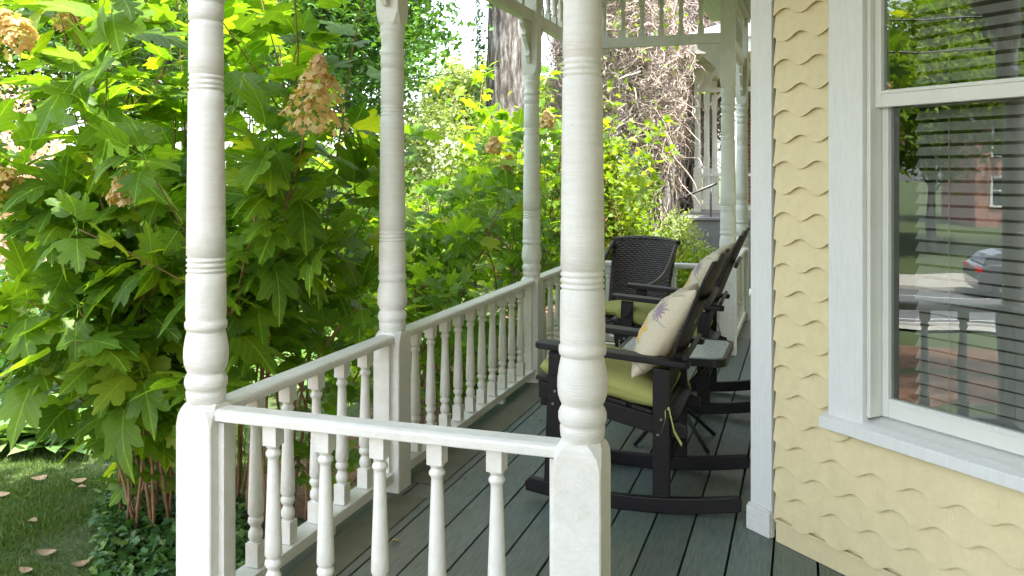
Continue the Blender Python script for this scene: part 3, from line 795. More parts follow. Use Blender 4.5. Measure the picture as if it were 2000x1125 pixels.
cushion((CX - .095, 5.97, .566), (0, sa_, 0), 'green seat cushion on the second rocking chair, between its armrests')
def pillow_mat():
    m, nt, n, p = newmat('floral_linen')
    tc = n.new('ShaderNodeTexCoord'); sx = n.new('ShaderNodeSeparateXYZ'); L(nt, tc.outputs['Object'], sx.inputs[0])
    wv = noise(nt, 240, 2, .5); base = ramp(nt, wv.outputs[0], [(.3, (.54, .47, .34)), (.7, (.66, .59, .45))]).outputs[0]
    nz = noise(nt, 22, 3, .6)
    def flower(cx, cy, rad, petals, col, base, soft=.75):
        dx = math_n(nt, 'SUBTRACT', sx.outputs[0], cx); dy = math_n(nt, 'SUBTRACT', sx.outputs[1], cy)
        r = math_n(nt, 'SQRT', math_n(nt, 'ADD', math_n(nt, 'MULTIPLY', dx, dx), math_n(nt, 'MULTIPLY', dy, dy)))
        an = math_n(nt, 'ARCTAN2', dy, dx)
        w_ = math_n(nt, 'ADD', math_n(nt, 'MULTIPLY', math_n(nt, 'SINE', math_n(nt, 'MULTIPLY', an, petals)), .22), .78)
        lim = math_n(nt, 'MULTIPLY', w_, rad)
        msk = math_n(nt, 'LESS_THAN', math_n(nt, 'ADD', r, math_n(nt, 'MULTIPLY', nz.outputs[0], rad * .35)), lim)
        ring = math_n(nt, 'ADD', math_n(nt, 'MULTIPLY', math_n(nt, 'SINE', math_n(nt, 'MULTIPLY', an, petals * 2)), .3), .65)
        return mixc(nt, math_n(nt, 'MULTIPLY', msk, ring), base, col)
    c = flower(.06, -.135, .072, 13, (.20, .07, .26), base)
    c = flower(-.075, -.095, .085, 5, (.72, .42, .03), c)
    c = flower(-.185, -.115, .085, 5, (.75, .45, .04), c)
    c = flower(-.06, .14, .055, 6, (.70, .44, .06), c)
    c = flower(.14, .10, .05, 9, (.20, .07, .22), c)
    # stems and leaves
    w2 = n.new('ShaderNodeTexWave'); w2.inputs['Scale'].default_value = 4.2; w2.inputs['Distortion'].default_value = 7; w2.inputs['Detail'].default_value = 1; L(nt, tc.outputs['Object'], w2.inputs[0])
    st = ramp(nt, w2.outputs[0], [(.955, (0, 0, 0)), (.98, (1, 1, 1))]); reg = ramp(nt, noise(nt, 7, 2).outputs[0], [(.45, (0, 0, 0)), (.55, (1, 1, 1))])
    c = mixc(nt, math_n(nt, 'MULTIPLY', math_n(nt, 'MULTIPLY', st.outputs[0], reg.outputs[0]), .6), c, (.22, .27, .2))
    L(nt, c, p.inputs['Base Color']); p.inputs['Roughness'].default_value = .95
    n2 = noise(nt, 9, 4, .55); bump(nt, p, n2.outputs[0], .45, .02); return m
M_pillow = pillow_mat()
def pillow(loc, rot, label, sz=.50):
    mb = MB(); v, f = cushion_mesh(sz, sz, .185, .5, 34, 34, .26, .7, .006); mb.add(v, f, None, True)
    # sharper centre bulge, thin edges
    mb.v = [(x, y, z * (1 - .55 * (max(abs(x), abs(y)) / (sz / 2)) ** 2.0) * 1.12) for (x, y, z) in mb.v]
    o = mb.build('throw_pillow', M_pillow, None, loc=loc); o.rotation_euler = rot
    return tag(o, label, 'pillow', 'floral linen pillows')
# local x of the pillow runs up the chair back, local z faces the front of the chair
def lean(base, tilt, yaw=0, spin=0):
    ux = Vector((math.sin(tilt), 0, math.cos(tilt))); uz = Vector((-math.cos(tilt), 0, math.sin(tilt))); uy = uz.cross(ux)
    M = Matrix((ux, uy, uz)).transposed() @ Matrix.Rotation(spin, 3, 'Z')
    return (Matrix.Rotation(yaw, 3, 'Z') @ M).to_euler()
pillow((CX + .175, 4.225, .80), lean(0, R(35), R(3), R(4)), 'beige linen pillow with purple and yellow flowers, leaning on the nearest rocking chair')
pillow((CX + .19, 5.95, .84), lean(0, R(33), R(-4), R(-6)), 'beige floral pillow leaning on the second rocking chair, mostly hidden behind the nearer one')

# ================================================================== SIDE TABLE
tb = empty('side_table', (-.70, 5.06, 0), 0, 'small square table with frosted glass top and crossed black legs, between the rocking chairs', 'table')
def rrect(hx, hy, r, n=6):
    out = []
    for cx, cy, a0 in ((hx - r, hy - r, 0), (-hx + r, hy - r, 90), (-hx + r, -hy + r, 180), (hx - r, -hy + r, 270)):
        out += [(cx + r * math.cos(R(a0 + 90 * i / n)), cy + r * math.sin(R(a0 + 90 * i / n))) for i in range(n + 1)]
    return out
o1, i1 = rrect(.31, .30, .07), rrect(.288, .278, .055); n = len(o1); mb = MB()
vs = [(x, y, .505) for x, y in o1] + [(x, y, .547) for x, y in o1] + [(x, y, .551) for x, y in i1] + [(x, y, .505) for x, y in i1]
mb.add(vs, [(i + k * n, (i + 1) % n + k * n, (i + 1) % n + ((k + 1) % 4) * n, i + ((k + 1) % 4) * n) for k in range(4) for i in range(n)])
mb.build('table_rim', M_black, tb, .002)
def frost():
    m, nt, n_, p = newmat('pebbled_glass'); nz = noise(nt, 55, 3, .5)
    L(nt, ramp(nt, nz.outputs[0], [(.35, (.50, .55, .53)), (.65, (.74, .78, .76))]).outputs[0], p.inputs['Base Color']); p.inputs['Roughness'].default_value = .22
    p.inputs['Transmission Weight'].default_value = .25; bump(nt, p, nz.outputs[0], .8, .006); return m
mb = MB(); mb.prism_z(i1, .536, .5445); mb.build('glass_top', frost(), tb)
for (a, b) in ((1, 1), (1, -1), (-1, 1), (-1, -1)):
    mb = MB(); mb.tube([(-a * .24, -b * .22, .505), (-a * .03, -b * .02, .28), (a * .205, b * .175, .008)], .0115, 8); mb.build('leg', M_black, tb)

# ================================================================== WICKER CHAIR
def wicker_mat():
    m, nt, n, p = newmat('dark_wicker')
    tc = n.new('ShaderNodeTexCoord'); sx = n.new('ShaderNodeSeparateXYZ'); L(nt, tc.outputs['Object'], sx.inputs[0])
    z = math_n(nt, 'MULTIPLY', sx.outputs[2], 1 / .017); row = math_n(nt, 'FLOOR', z)
    par = math_n(nt, 'MULTIPLY', math_n(nt, 'MODULO', row, 2.0), math.pi)
    hx = math_n(nt, 'SINE', math_n(nt, 'ADD', math_n(nt, 'MULTIPLY', sx.outputs[0], 2 * math.pi / .05), par))
    hz = math_n(nt, 'ABSOLUTE', math_n(nt, 'SINE', math_n(nt, 'MULTIPLY', z, math.pi)))
    h = math_n(nt, 'MULTIPLY', hz, math_n(nt, 'ADD', math_n(nt, 'MULTIPLY', hx, .4), .7))
    c = ramp(nt, h, [(0, (.006, .005, .004)), (.6, (.03, .022, .018)), (1, (.075, .058, .048))])
    L(nt, c.outputs[0], p.inputs['Base Color']); p.inputs['Roughness'].default_value = .4; bump(nt, p, h, .9, .008); return m
M_wick = wicker_mat()
wc = empty('wicker_chair', (-1.37, 7.0, 0), R(-22), 'dark brown woven wicker armchair facing the viewer at the far end of the porch', 'armchair')
# local: front = -y
mb = MB(); nx_, nz_ = 20, 12; vs = []; fs = []
for lay in (0, 1):
    for j in range(nz_ + 1):
        for i in range(nx_ + 1):
            u = -1 + 2 * i / nx_; t = j / nz_; hw = .270 + .035 * t
            xx = u * hw; yy = .235 + .13 * t - .09 * u * u + lay * .035; zz = .40 + .57 * t + (.010 * (1 - u * u)) * t
            vs.append((xx, yy, zz))
    b0 = lay * (nx_ + 1) * (nz_ + 1)
    for j in range(nz_):
        for i in range(nx_):
            a = b0 + j * (nx_ + 1) + i; q = (a, a + 1, a + nx_ + 2, a + nx_ + 1); fs.append(q if lay == 0 else tuple(reversed(q)))
NB = (nx_ + 1) * (nz_ + 1)
for i in range(nx_):
    a = nz_ * (nx_ + 1) + i; fs.append((a, a + 1, a + 1 + NB, a + NB)); fs.append((i + 1, i, i + NB, i + 1 + NB))
for j in range(nz_):
    a = j * (nx_ + 1); fs.append((a, a + nx_ + 1, a + nx_ + 1 + NB, a + NB)); a += nx_; fs.append((a + nx_ + 1, a, a + NB, a + nx_ + 1 + NB))
mb.add(vs, fs, None, True); mb.build('backrest', M_wick, wc)
mb = MB(); mb.tube([(-.32 + .64 * i / 16, .365 - .09 * (2 * i / 16 - 1) ** 2 + .017, .975 + .02 * (1 - (2 * i / 16 - 1) ** 2)) for i in range(17)], .021, 10); mb.build('top_rail', M_wick, wc)
mb = MB(); mb.prism_z([(-.27, -.27), (.27, -.27), (.255, .25), (-.255, .25)], .30, .40); mb.build('seat', M_wick, wc, .012)
M_arm = simple('grey_brown_arm', (.085, .075, .068), (.05, .042, .038), .35)
for s in (-1, 1):
    pt = [Vector((s * .305, .285, .96)), Vector((s * .315, .20, .86)), Vector((s * .325, .08, .74)), Vector((s * .325, -.08, .685)), Vector((s * .32, -.22, .665)), Vector((s * .312, -.275, .63))]
    fine = []
    for a in range(len(pt) - 1):
        for q in range(4): fine.append(pt[a].lerp(pt[a + 1], q / 4))
    fine.append(pt[-1])
    for _ in range(3): fine = [fine[0]] + [(fine[i - 1] + fine[i] * 2 + fine[i + 1]) / 4 for i in range(1, len(fine) - 1)] + [fine[-1]]
    mb = MB(); mb.tube(fine, .019, 10); mb.build('armrest', M_arm, wc)
    mb = MB(); mb.tube([(s * .312, -.275, .64), (s * .30, -.262, .40), (s * .285, -.25, 0)], .017, 8); mb.build('leg', M_wick, wc)
    mb = MB(); mb.tube([(s * .285, .265, .42), (s * .275, .27, .2), (s * .27, .29, 0)], .017, 8); mb.build('leg', M_wick, wc)
cw = cushion((-1.34, 6.98, .452), (0, 0, R(-24 + 90)), 'green seat cushion on the wicker armchair', .50, .50, .10)

exec_marker = True
# ================================================================== VEGETATION
def wr(px, d, y): return at(px, d, y)
def bez(p0, p1, p2, n):
    return [p0 * (1 - t) ** 2 + p1 * 2 * t * (1 - t) + p2 * t * t for t in [i / n for i in range(n + 1)]]
def panicle(parent, P, axis, h, rad, n, seed):
    rs = np.random.RandomState(seed); axis = Vector(axis).normalized()
    a = axis.orthogonal().normalized(); b = axis.cross(a)
    T = []; D = []; U = []; n = max(n, 240)
    for i in range(n):
        t = rs.rand() ** .8; q = rs.rand() * 2 * math.pi; rr = rad * (math.sin(min(1, t * 3 + .35) * math.pi / 2)) * (1 - t) ** .75 * (.45 + .65 * rs.rand()) * (1 + .25 * math.sin(q * 3 + t * 14)) + .008
        o = a * math.cos(q) + b * math.sin(q); c = Vector(P) + axis * (t * h) + o * rr
        nrm = (o + axis * .4 + Vector(rs.randn(3)) * .35).normalized(); e = nrm.orthogonal().normalized(); f_ = nrm.cross(e)
        q0 = rs.rand() * 6
        for k in range(4):
            ang = q0 + k * math.pi / 2
            T.append(c); D.append(e * math.cos(ang) + f_ * math.sin(ang) + nrm * .15); U.append(nrm)
    T = np.array([tuple(v) for v in T]); D = np.array([tuple(v) for v in D]); U = np.array([tuple(v) for v in U])
    base = Vector(parent.location); T = T - np.array(tuple(base))
    rnd = np.repeat(rs.rand(n), 4)
    small = small_leaf(.42)
    leaf_object('flower_panicle', [small], T, frames(D, U, np.zeros(len(T))), np.full(len(T), .0155 if n > 250 else .0175) * (.7 + .7 * rnd), rnd, M_petal, parent)
def shrub(name, base, tips, label, cat, group, leaf=.22, mat=None, tm=None, seed=1, node=.12, start=.42, stem_r=.011, flowers=(), branch=2, xmax=-2.12, droop=.0, zmin=-.45, cap=2500, stiff=.5, ymax=1e9):
    """stems rise from the base towards tips; opposite leaves on every node"""
    rs = random.Random(seed); nr = np.random.RandomState(seed)
    base = Vector(base); r = empty(name, base, 0, label, cat, group)
    mb = MB(); T = []; D = []; U = []; S = []
    def leaves_on(pts, st, size):
        acc = 0; ph = rs.random() * 3
        Lt = sum((pts[i + 1] - pts[i]).length for i in range(len(pts) - 1)); run = 0; nxt = Lt * st; k = 0
        for i in range(len(pts) - 1):
            seg = (pts[i + 1] - pts[i]); l = seg.length
            if l < 1e-6: continue
            while run + l >= nxt:
                p = pts[i] + seg * ((nxt - run) / l); t = seg.normalized()
                a = t.orthogonal().normalized(); b = t.cross(a); k += 1
                for s in (0, math.pi):
                    q = ph + k * math.pi / 2 + s + rs.uniform(-.3, .3)
                    o = a * math.cos(q) + b * math.sin(q)
                    d = (o * 1.0 + t * .45 + Vector((0, 0, rs.uniform(-.30, .38) - droop))).normalized()
                    sz = size * (.42 + .75 * rs.random() ** 1.3); pt = p + d * sz * .22
                    if pt.x + d.x * sz * .9 > xmax or pt.z < zmin or (xmax > -3 and pt.x > xmax - .03): continue
                    T.append(pt); D.append(d); U.append(Vector((rs.uniform(-.6, .6), rs.uniform(-.6, .6), 1))); S.append(sz)
                nxt += node * rs.uniform(.75, 1.3)
            run += l
        p = pts[-1]; t = (pts[-1] - pts[-2]).normalized(); a = t.orthogonal().normalized(); b = t.cross(a)
        for k in range(rs.choice((4, 5, 6))):
            q = k * 1.25 + ph; o = a * math.cos(q) + b * math.sin(q); d = (o + t * rs.uniform(.2, 1) + Vector((0, 0, rs.uniform(-.5, .3) - droop))).normalized()
            sz = size * rs.uniform(.5, 1.0); pt = p + d * sz * .2
            if pt.x + d.x * sz > xmax: continue
            T.append(pt); D.append(d); U.append(Vector((rs.uniform(-.3, .3), rs.uniform(-.3, .3), 1))); S.append(sz)
    for tip in tips:
        tip = Vector(tip); b0 = base + Vector((rs.uniform(-.28, .28), rs.uniform(-.28, .28), 0)); l = (tip - b0).length
        ctrl = b0.lerp(tip, .45) + Vector((rs.uniform(-.12, .12), rs.uniform(-.12, .12), .22 * l * rs.uniform(.3, 1)))
        pts = bez(b0, ctrl, tip, 12); pts = [p + Vector((rs.uniform(-.01, .01), rs.uniform(-.01, .01), 0)) for p in pts]
        mb.tube([p - base for p in pts], [stem_r * (1 - .7 * i / 12) for i in range(13)], 6)
        leaves_on(pts, start, leaf)
        for k in range(branch):
            i = rs.randint(5, 10); p = pts[i]; t = (pts[i + 1] - pts[i]).normalized()
            o = Vector((rs.uniform(-1, 1), rs.uniform(-1, 1), rs.uniform(-.1, .7))).normalized(); e = p + (t * .5 + o) * l * rs.uniform(.16, .32)
            if e.x > xmax - .05: e.x = xmax - .1
            bp = bez(p, p.lerp(e, .5) + Vector((0, 0, .05)), e, 6); mb.tube([q - base for q in bp], [stem_r * .5 * (1 - .6 * j / 6) for j in range(7)], 5)
            leaves_on(bp, .3, leaf * .9)
    mb.build('stem', M_stem, r)
    T = np.array([tuple(v - base) for v in T]); D = np.array([tuple(v) for v in D]); U = np.array([tuple(v) for v in U]); S = np.array(S)
    if len(T) > cap: T, D, U, S = T[:cap], D[:cap], U[:cap], S[:cap]
    rnd = np.clip(nr.beta(2, 2.2, len(T)) + (nr.rand(len(T)) > .93) * .4, 0, 1)
    leaf_object('foliage', tm or OAK, T, frames(D, U, nr.uniform(-.45, .45, len(T))), S, rnd, mat or M_hyd, r)
    for k, (P, ax, h, rad, n) in enumerate(flowers): panicle(r, P, ax, h, rad, n, seed * 10 + k)
    return r
def gz(p): return Vector((p.x, p.y, ground(p.x, p.y) + .01))
def tipset(n, px, y, d, seed):
    rs = random.Random(seed); out = []
    for _ in range(n):
        p = wr(rs.uniform(*px), rs.uniform(*d), rs.uniform(*y)); p.x = min(p.x, -2.28); p.y = max(p.y, 3.3 + rs.uniform(0, .3)); out.append(p)
    return out
HG = 'oakleaf hydrangea shrubs outside the railing'
shrub('hydrangea_shrub', gz(at(325, 5.6)), tipset(15, (-60, 350), (-140, 400), (3.8, 5.2), 11) + tipset(6, (60, 330), (400, 640), (3.9, 5.2), 12) + tipset(4, (20, 200), (560, 760), (4.2, 5.2), 13), 'large oakleaf hydrangea left of the near outer corner post, lobed leaves over the lawn', 'shrub', HG, .28, seed=5, node=.185, start=.5, zmin=.0,
      flowers=[(wr(245, 4.3, 400), (-.1, 0, 1), .16, .10, 90), (wr(40, 3.8, 85), (-.5, .1, .5), .22, .09, 120), (wr(30, 4.4, 370), (-.5, 0, .3), .2, .08, 80), (wr(130, 4.6, 60), (.2, 0, 1), .2, .09, 90)])
shrub('hydrangea_shrub', gz(at(262, 5.75)), tipset(9, (150, 335), (560, 900), (4.7, 6.0), 17), 'low leafy hydrangea sprouting at the foot of the near corner post, over the ground cover', 'shrub', HG, .18, seed=15, node=.14, start=.3, branch=2, stem_r=.006, droop=.1)
shrub('hydrangea_shrub', gz(at(490, 5.7)), tipset(11, (440, 760), (-80, 380), (3.6, 5.6), 21) + tipset(3, (440, 740), (380, 600), (4.5, 5.6), 22) + [wr(600, 3.7, 235)], 'oakleaf hydrangea between the two nearest side posts, carrying a big drying flower cone', 'shrub', HG, .26, seed=6, node=.18, start=.5, zmin=.45,
      flowers=[(wr(612, 3.65, 262), (.06, .05, 1), .33, .14, 380)])
shrub('hydrangea_shrub', gz(at(800, 8.2)), tipset(18, (690, 1010), (215, 600), (6.6, 8.8), 31), 'dense oakleaf hydrangea behind the long side railing, left of the post before the tree trunk', 'shrub', HG, .21, seed=8, node=.16, start=.35, branch=3,
      flowers=[(wr(965, 7.6, 300), (0, 0, 1), .14, .09, 80)])
shrub('hydrangea_shrub', gz(at(1010, 9.6)), tipset(16, (930, 1140), (205, 620), (8.0, 10.2), 41), 'oakleaf hydrangea rising behind the post before the tree trunk, with faded flower heads', 'shrub', HG, .19, seed=9, node=.15, start=.35, branch=3, xmax=-2.0,
      flowers=[(wr(1068, 8.6, 250), (0, 0, 1), .17, .10, 110), (wr(985, 8.3, 330), (.3, 0, .6), .14, .08, 130)])
shrub('hydrangea_shrub', gz(at(640, 5.6)), tipset(7, (480, 800), (600, 900), (4.5, 6.4), 51), 'low leafy oakleaf hydrangea seen through the balusters of the short side railing', 'shrub', HG, .18, seed=10, node=.15, start=.3, branch=2)
shrub('hydrangea_shrub', gz(at(880, 7.2)), tipset(12, (790, 1040), (520, 760), (6.0, 7.8), 61), 'low leafy oakleaf hydrangea seen through the balusters of the long side railing', 'shrub', HG, .17, seed=12, node=.14, start=.3, branch=2)
shrub('hydrangea_shrub', gz(at(1235, 10.6)), tipset(28, (1170, 1285), (235, 520), (9.6, 11.6), 71), 'bright yellow green shrub behind the far railing, right of the nearest post', 'shrub', HG, .135, M_hyd2, MID, seed=13, node=.09, start=.2, branch=3, xmax=-1.0, flowers=[])

# ---- trees
def tree(name, base, height, tr, crown_c, crown_r, n_leaf, lsz, mat, label, group, seed, limbs=9, tm=None, parts=True, crown_bottom=.0, ncl=70):
    rs = random.Random(seed); nr = np.random.RandomState(seed); base = Vector(base); r = empty(name, base, 0, label, 'tree', group)
    top = Vector((crown_c[0], crown_c[1], crown_c[2])) - base
    mb = MB(); pts = bez(Vector((0, 0, -.2)), Vector((rs.uniform(-.2, .2), rs.uniform(-.2, .2), height * .5)), Vector((top.x * .8, top.y * .8, height)), 14)
    mb.tube(pts, [tr * (1.25 if i == 0 else 1) * (1 - .78 * i / 14) for i in range(15)], 12); mb.build('trunk', M_bark, r)
    cl = []
    for k in range(ncl):
        v = Vector(nr.randn(3)).normalized() * (nr.rand() ** .4); c = top + Vector((v.x * crown_r[0], v.y * crown_r[1], v.z * crown_r[2])); cl.append(c)
    mb = MB()
    for k in range(min(limbs * 3, ncl)):
        i = rs.randint(5, 12); p = pts[i]; c = cl[k]; bp = bez(p, p.lerp(c, .5) + Vector((0, 0, .3)), c, 7); mb.tube(bp, [tr * .26 * (1 - .85 * j / 7) for j in range(8)], 6)
    mb.build('limbs', M_bark, r)
    ci = nr.randint(0, ncl, n_leaf); C = np.array([tuple(c) for c in cl])[ci]; sp = np.array(crown_r) * .20
    off = nr.randn(n_leaf, 3) * sp * .8; off[:, 2] *= .62
    T = C + off; D = nr.randn(n_leaf, 3) * [1, 1, .5] + [0, 0, -.25]; U = nr.randn(n_leaf, 3) * .5 + [0, 0, 1]
    leaf_object('crown', tm or SML, T, frames(D, U, np.zeros(n_leaf)), lsz * nr.uniform(.6, 1.2, n_leaf), np.clip(nr.rand(ncl)[ci] * .55 + nr.rand(n_leaf) * .45, 0, 1), mat, r)
    return r
# big old tree with ivy
bt = at(985, 17.5); BT = empty('old_tree', (bt.x, bt.y, ground(bt.x, bt.y)), 0, 'thick grey furrowed tree trunk with ivy climbing its left side', 'tree')
mb = MB(); nr = np.random.RandomState(4); n = 96; vs = []; fs = []; lv = 60
for j in range(lv + 1):
    z = 11 * j / lv; rb = .47 + .20 * math.exp(-z / .8) + (.12 if z > 6 else 0) * (z - 6) / 5 - .012 * z
    for k in range(n):
        a = 2 * math.pi * k / n
        rr = rb * (1 + .05 * math.sin(3 * a + .3 * z) + .035 * abs(math.sin(11 * a + 1.2 * math.sin(.9 * z) + .6 * math.sin(3 * z + k))) + .02 * math.sin(23 * a + 3 * math.sin(1.7 * z)) + nr.uniform(-.012, .012))
        vs.append((rr * math.cos(a) + .02 * z, rr * math.sin(a), z - .1))
for j in range(lv):
    for k in range(n): k2 = (k + 1) % n; fs.append((j * n + k, j * n + k2, (j + 1) * n + k2, (j + 1) * n + k))
mb.add(vs, fs, None, True); mb.build('trunk', M_bark, BT)
N = 1500; a = R(198.5) + nr.randn(N) * .33; z = nr.rand(N) * 8; rr = .52 + nr.rand(N) * .10 - .004 * z + .15 * np.exp(-z / .8)
T = np.stack([rr * np.cos(a), rr * np.sin(a), z], 1); U = np.stack([np.cos(a), np.sin(a), .3 + 0 * a], 1)
D = np.cross(U, nr.randn(N, 3)); leaf_object('ivy', MID, T, frames(D, U, nr.uniform(-.4, .4, N)), nr.uniform(.05, .11, N), nr.rand(N), M_ivy, BT)
mb = MB()
for k in range(10):
    q = k * .63 + .2; e = Vector((3.6 * math.cos(q), 3.6 * math.sin(q), 10.5 + 1.2 * math.sin(k * 2))); mb.tube(bez(Vector((.15, 0, 7.5 + .3 * k)), Vector((1.6 * math.cos(q), 1.6 * math.sin(q), 9.3)), e, 7), [.2 * (1 - .8 * j / 7) for j in range(8)], 7)
mb.build('limbs', M_bark, BT)
N = 9000; cc = nr.randn(60, 3); cc /= np.linalg.norm(cc, axis=1, keepdims=True); cc = cc * (nr.rand(60, 1) ** .4) * [4.2, 4.2, 2.2] + [0, 0, 11.5]
ci = nr.randint(0, 60, N); T = cc[ci] + nr.randn(N, 3) * [.7, .7, .4]
leaf_object('crown', SML, T, frames(nr.randn(N, 3) + [0, 0, -.3], nr.randn(N, 3) * .5 + [0, 0, 1], np.zeros(N)), nr.uniform(.1, .2, N), nr.rand(N), M_can, BT)

TG = 'leafy trees beyond the garden'
def gp(px, d): p = at(px, d); return (p.x, p.y, ground(p.x, p.y))
def cp(px, d, y): p = at(px, d, y); return (p.x, p.y, p.z)
tree('garden_tree', gp(600, 15), 7.5, .18, cp(640, 14, -60), (2.1, 2.1, 2.2), 17000, .13, M_can, 'dense dark green leafy tree hanging over the gap left of the blue sky patch', TG, 101, ncl=110)
tree('garden_tree', gp(330, 19), 7, .2, cp(330, 18, -10), (2.8, 2.8, 2.8), 13000, .17, M_can, 'green tree far behind the near outer corner post', TG, 102)
tree('garden_tree', gp(60, 18), 7, .2, cp(40, 18, 40), (2.8, 2.8, 2.6), 13000, .17, M_hyd2, 'light green tree at the far left behind the large hydrangea', TG, 103)
tree('garden_tree', gp(915, 27), 4.5, .14, cp(905, 27, 190), (1.5, 1.5, 1.35), 9000, .12, M_pale, 'small pale leaved tree left of the big trunk, below the sky patch', TG, 104)
tree('garden_tree', gp(1085, 26), 3.0, .12, cp(1090, 26, 205), (1.1, 1.1, .8), 6000, .12, M_hyd2, 'small tree right of the big trunk below the utility pole', TG, 105)
tree('garden_tree', gp(1010, 34), 4, .14, cp(985, 34, 215), (3, 3, 1.4), 9000, .16, M_pale, 'low pale tree directly behind the big trunk', TG, 106)
tree('garden_tree', gp(700, 30), 7, .2, cp(690, 30, 110), (3.6, 3.6, 3.0), 11000, .22, M_can, 'tall tree far behind the big drying flower cone', TG, 107)

# ---- garden shrubs, middle distance
def bush(px, d, ytop, rad, n, lsz, mat, label, seed, group='leafy garden shrubs in the sun', tm=None, hgt=None):
    p = at(px, d); z0 = ground(p.x, p.y); ztop = CAMH - (ytop - HOR) * d / F; h = max(.4, ztop - z0)
    nr = np.random.RandomState(seed); r = empty('garden_shrub', (p.x, p.y, z0), 0, label, 'shrub', group)
    cc = nr.randn(46, 3); cc /= np.linalg.norm(cc, axis=1, keepdims=True); cc = cc * (nr.rand(46, 1) ** .35) * [rad, rad, h * .48] + [0, 0, h * .52]
    ci = nr.randint(0, 46, n); T = cc[ci] + nr.randn(n, 3) * [rad * .17, rad * .17, h * .09]; T[:, 2] = np.abs(T[:, 2])
    leaf_object('foliage', tm or SML, T, frames(nr.randn(n, 3) + [0, 0, .1], nr.randn(n, 3) * .5 + [0, 0, 1], np.zeros(n)), lsz * nr.uniform(.6, 1.2, n), np.clip(nr.rand(46)[ci] * .5 + .5 * nr.rand(n), 0, 1), mat, r)
    mb = MB(); rs = random.Random(seed)
    for k in range(10):
        c = Vector(cc[k]); mb.tube(bez(Vector((rs.uniform(-.1, .1), rs.uniform(-.1, .1), -.05)), Vector((c.x * .3, c.y * .3, c.z * .6)), c, 6), [.016 * (1 - .7 * j / 6) for j in range(7)], 5)
    mb.build('stem', M_stem, r); return r
bush(60, 12.5, 215, 1.3, 7000, .10, M_blossom, 'shrub of pale pink and white blossom at the far left', 201, 'leafy garden shrubs in the sun')
bush(210, 14, 330, 1.5, 6500, .10, M_pale, 'pale sunlit shrub behind the large hydrangea, left of the corner post', 202)
bush(400, 12, 420, 1.2, 5500, .10, M_hyd2, 'sunlit shrub right behind the near outer corner post', 203)
bush(560, 12.5, 230, 1.1, 4500, .11, M_hyd2, 'yellow green sunlit shrub behind the drying flower cone', 204)
bush(700, 13, 330, 1.2, 5500, .10, M_hyd2, 'sunlit shrub left of the second side post', 205)
bush(860, 15, 225, 1.3, 6500, .11, M_pale, 'pale sunlit shrub beyond the hydrangeas, left of the big trunk', 206)
bush(980, 14, 250, 1.0, 5000, .10, M_hyd2, 'sunlit shrub at the foot of the big trunk', 207)
bush(1090, 14.5, 225, .9, 5500, .10, M_pale, 'pale sunlit shrub right of the big trunk', 208)
bush(1322, 12.6, 425, .45, 2600, .06, M_pale, 'pale variegated shrub below the tangled vines, beside the stone steps', 209)
bush(1235, 12.4, 330, .6, 3500, .08, M_hyd2, 'green shrub at the foot of the tangled vine tree', 210)
bush(1350, 11.3, 480, .36, 1600, .06, M_hyd2, 'small green plant in front of the stone steps', 211)
bush(130, 9.5, 600, .9, 3600, .09, M_ivy, 'low dark shrub under the large hydrangea, beyond the hostas', 212)
bush(-40, 8.5, 480, .8, 3000, .10, M_can, 'dark shrub at the left edge above the hostas', 213)

# ---- vine tangle
vt = at(1240, 13.6); VT = empty('vine_covered_tree', (vt.x, vt.y, ground(vt.x, vt.y)), 0, 'tree smothered in a mound of bare tangled grey vines behind the far frieze', 'tree')
rs = random.Random(77); nr = np.random.RandomState(77); zc = CAMH - (120 - HOR) * 13.6 / F - VT.location.z
mb = MB(); mb.tube([(.50, 0, -.1), (.50, .05, .8), (.40, 0, 1.8), (.1, 0, zc), (0, 0, zc + 1.8)], [.20, .17, .15, .14, .1], 12); mb.tube([(-.1, .1, -.1), (-.1, .1, 1), (0, 0, zc)], [.12, .1, .1], 10)
mb.build('trunk', M_bark, VT)
mb = MB()
for k in range(5200):
    th = rs.uniform(0, 2 * math.pi); u = rs.uniform(-1, 1); q = rs.uniform(.72, 1.04) if rs.random() < .8 else rs.uniform(.3, .8)
    er, ez = .86, 2.1; s_ = math.sqrt(1 - u * u)
    lowf = 1 if u > -.25 else .45
    p = Vector((er * q * s_ * math.cos(th) * (1 if u > -.4 else .62) + (.2 if u < -.4 else 0), er * q * s_ * math.sin(th), zc + ez * q * u)); pts = [p]; d = Vector((rs.gauss(0, .8), rs.gauss(0, .8), rs.gauss(-.25, .7))).normalized()
    stp = rs.uniform(.05, .12)
    for j in range(6):
        d = (d + Vector((rs.gauss(0, .42), rs.gauss(0, .42), rs.gauss(-.12, .35))) - Vector((pts[-1].x, pts[-1].y, 0)) * .35).normalized(); pts.append(pts[-1] + d * stp)
    r0 = rs.choice((.003, .005, .006, .010)); mb.tube(pts, [r0, r0, r0, r0 * .9, r0 * .8, r0 * .7, r0 * .5], 3, None, False)
for k in range(260):   # hanging down the trunk side
    p = Vector((rs.gauss(.36, .13), rs.gauss(0, .25), rs.uniform(.5, zc - .6))); pts = [p]; d = Vector((rs.gauss(0, .3), rs.gauss(0, .3), -1)).normalized()
    for j in range(6): d = (d + Vector((rs.gauss(0, .3), rs.gauss(0, .3), rs.gauss(-.1, .2)))).normalized(); pts.append(pts[-1] + d * .12)
    mb.tube(pts, rs.choice((.004, .007, .010)), 3, None, False)
mb.build('vine_tangle', M_twig, VT)
N = 420; T = nr.randn(N, 3) * [.5, .5, .8] + [-.2, -.5, zc - .1]; leaf_object('young_leaves', MID, T, frames(nr.randn(N, 3), nr.randn(N, 3) * .5 + [0, 0, 1], np.zeros(N)), nr.uniform(.05, .1, N), nr.rand(N), M_hyd2, VT)

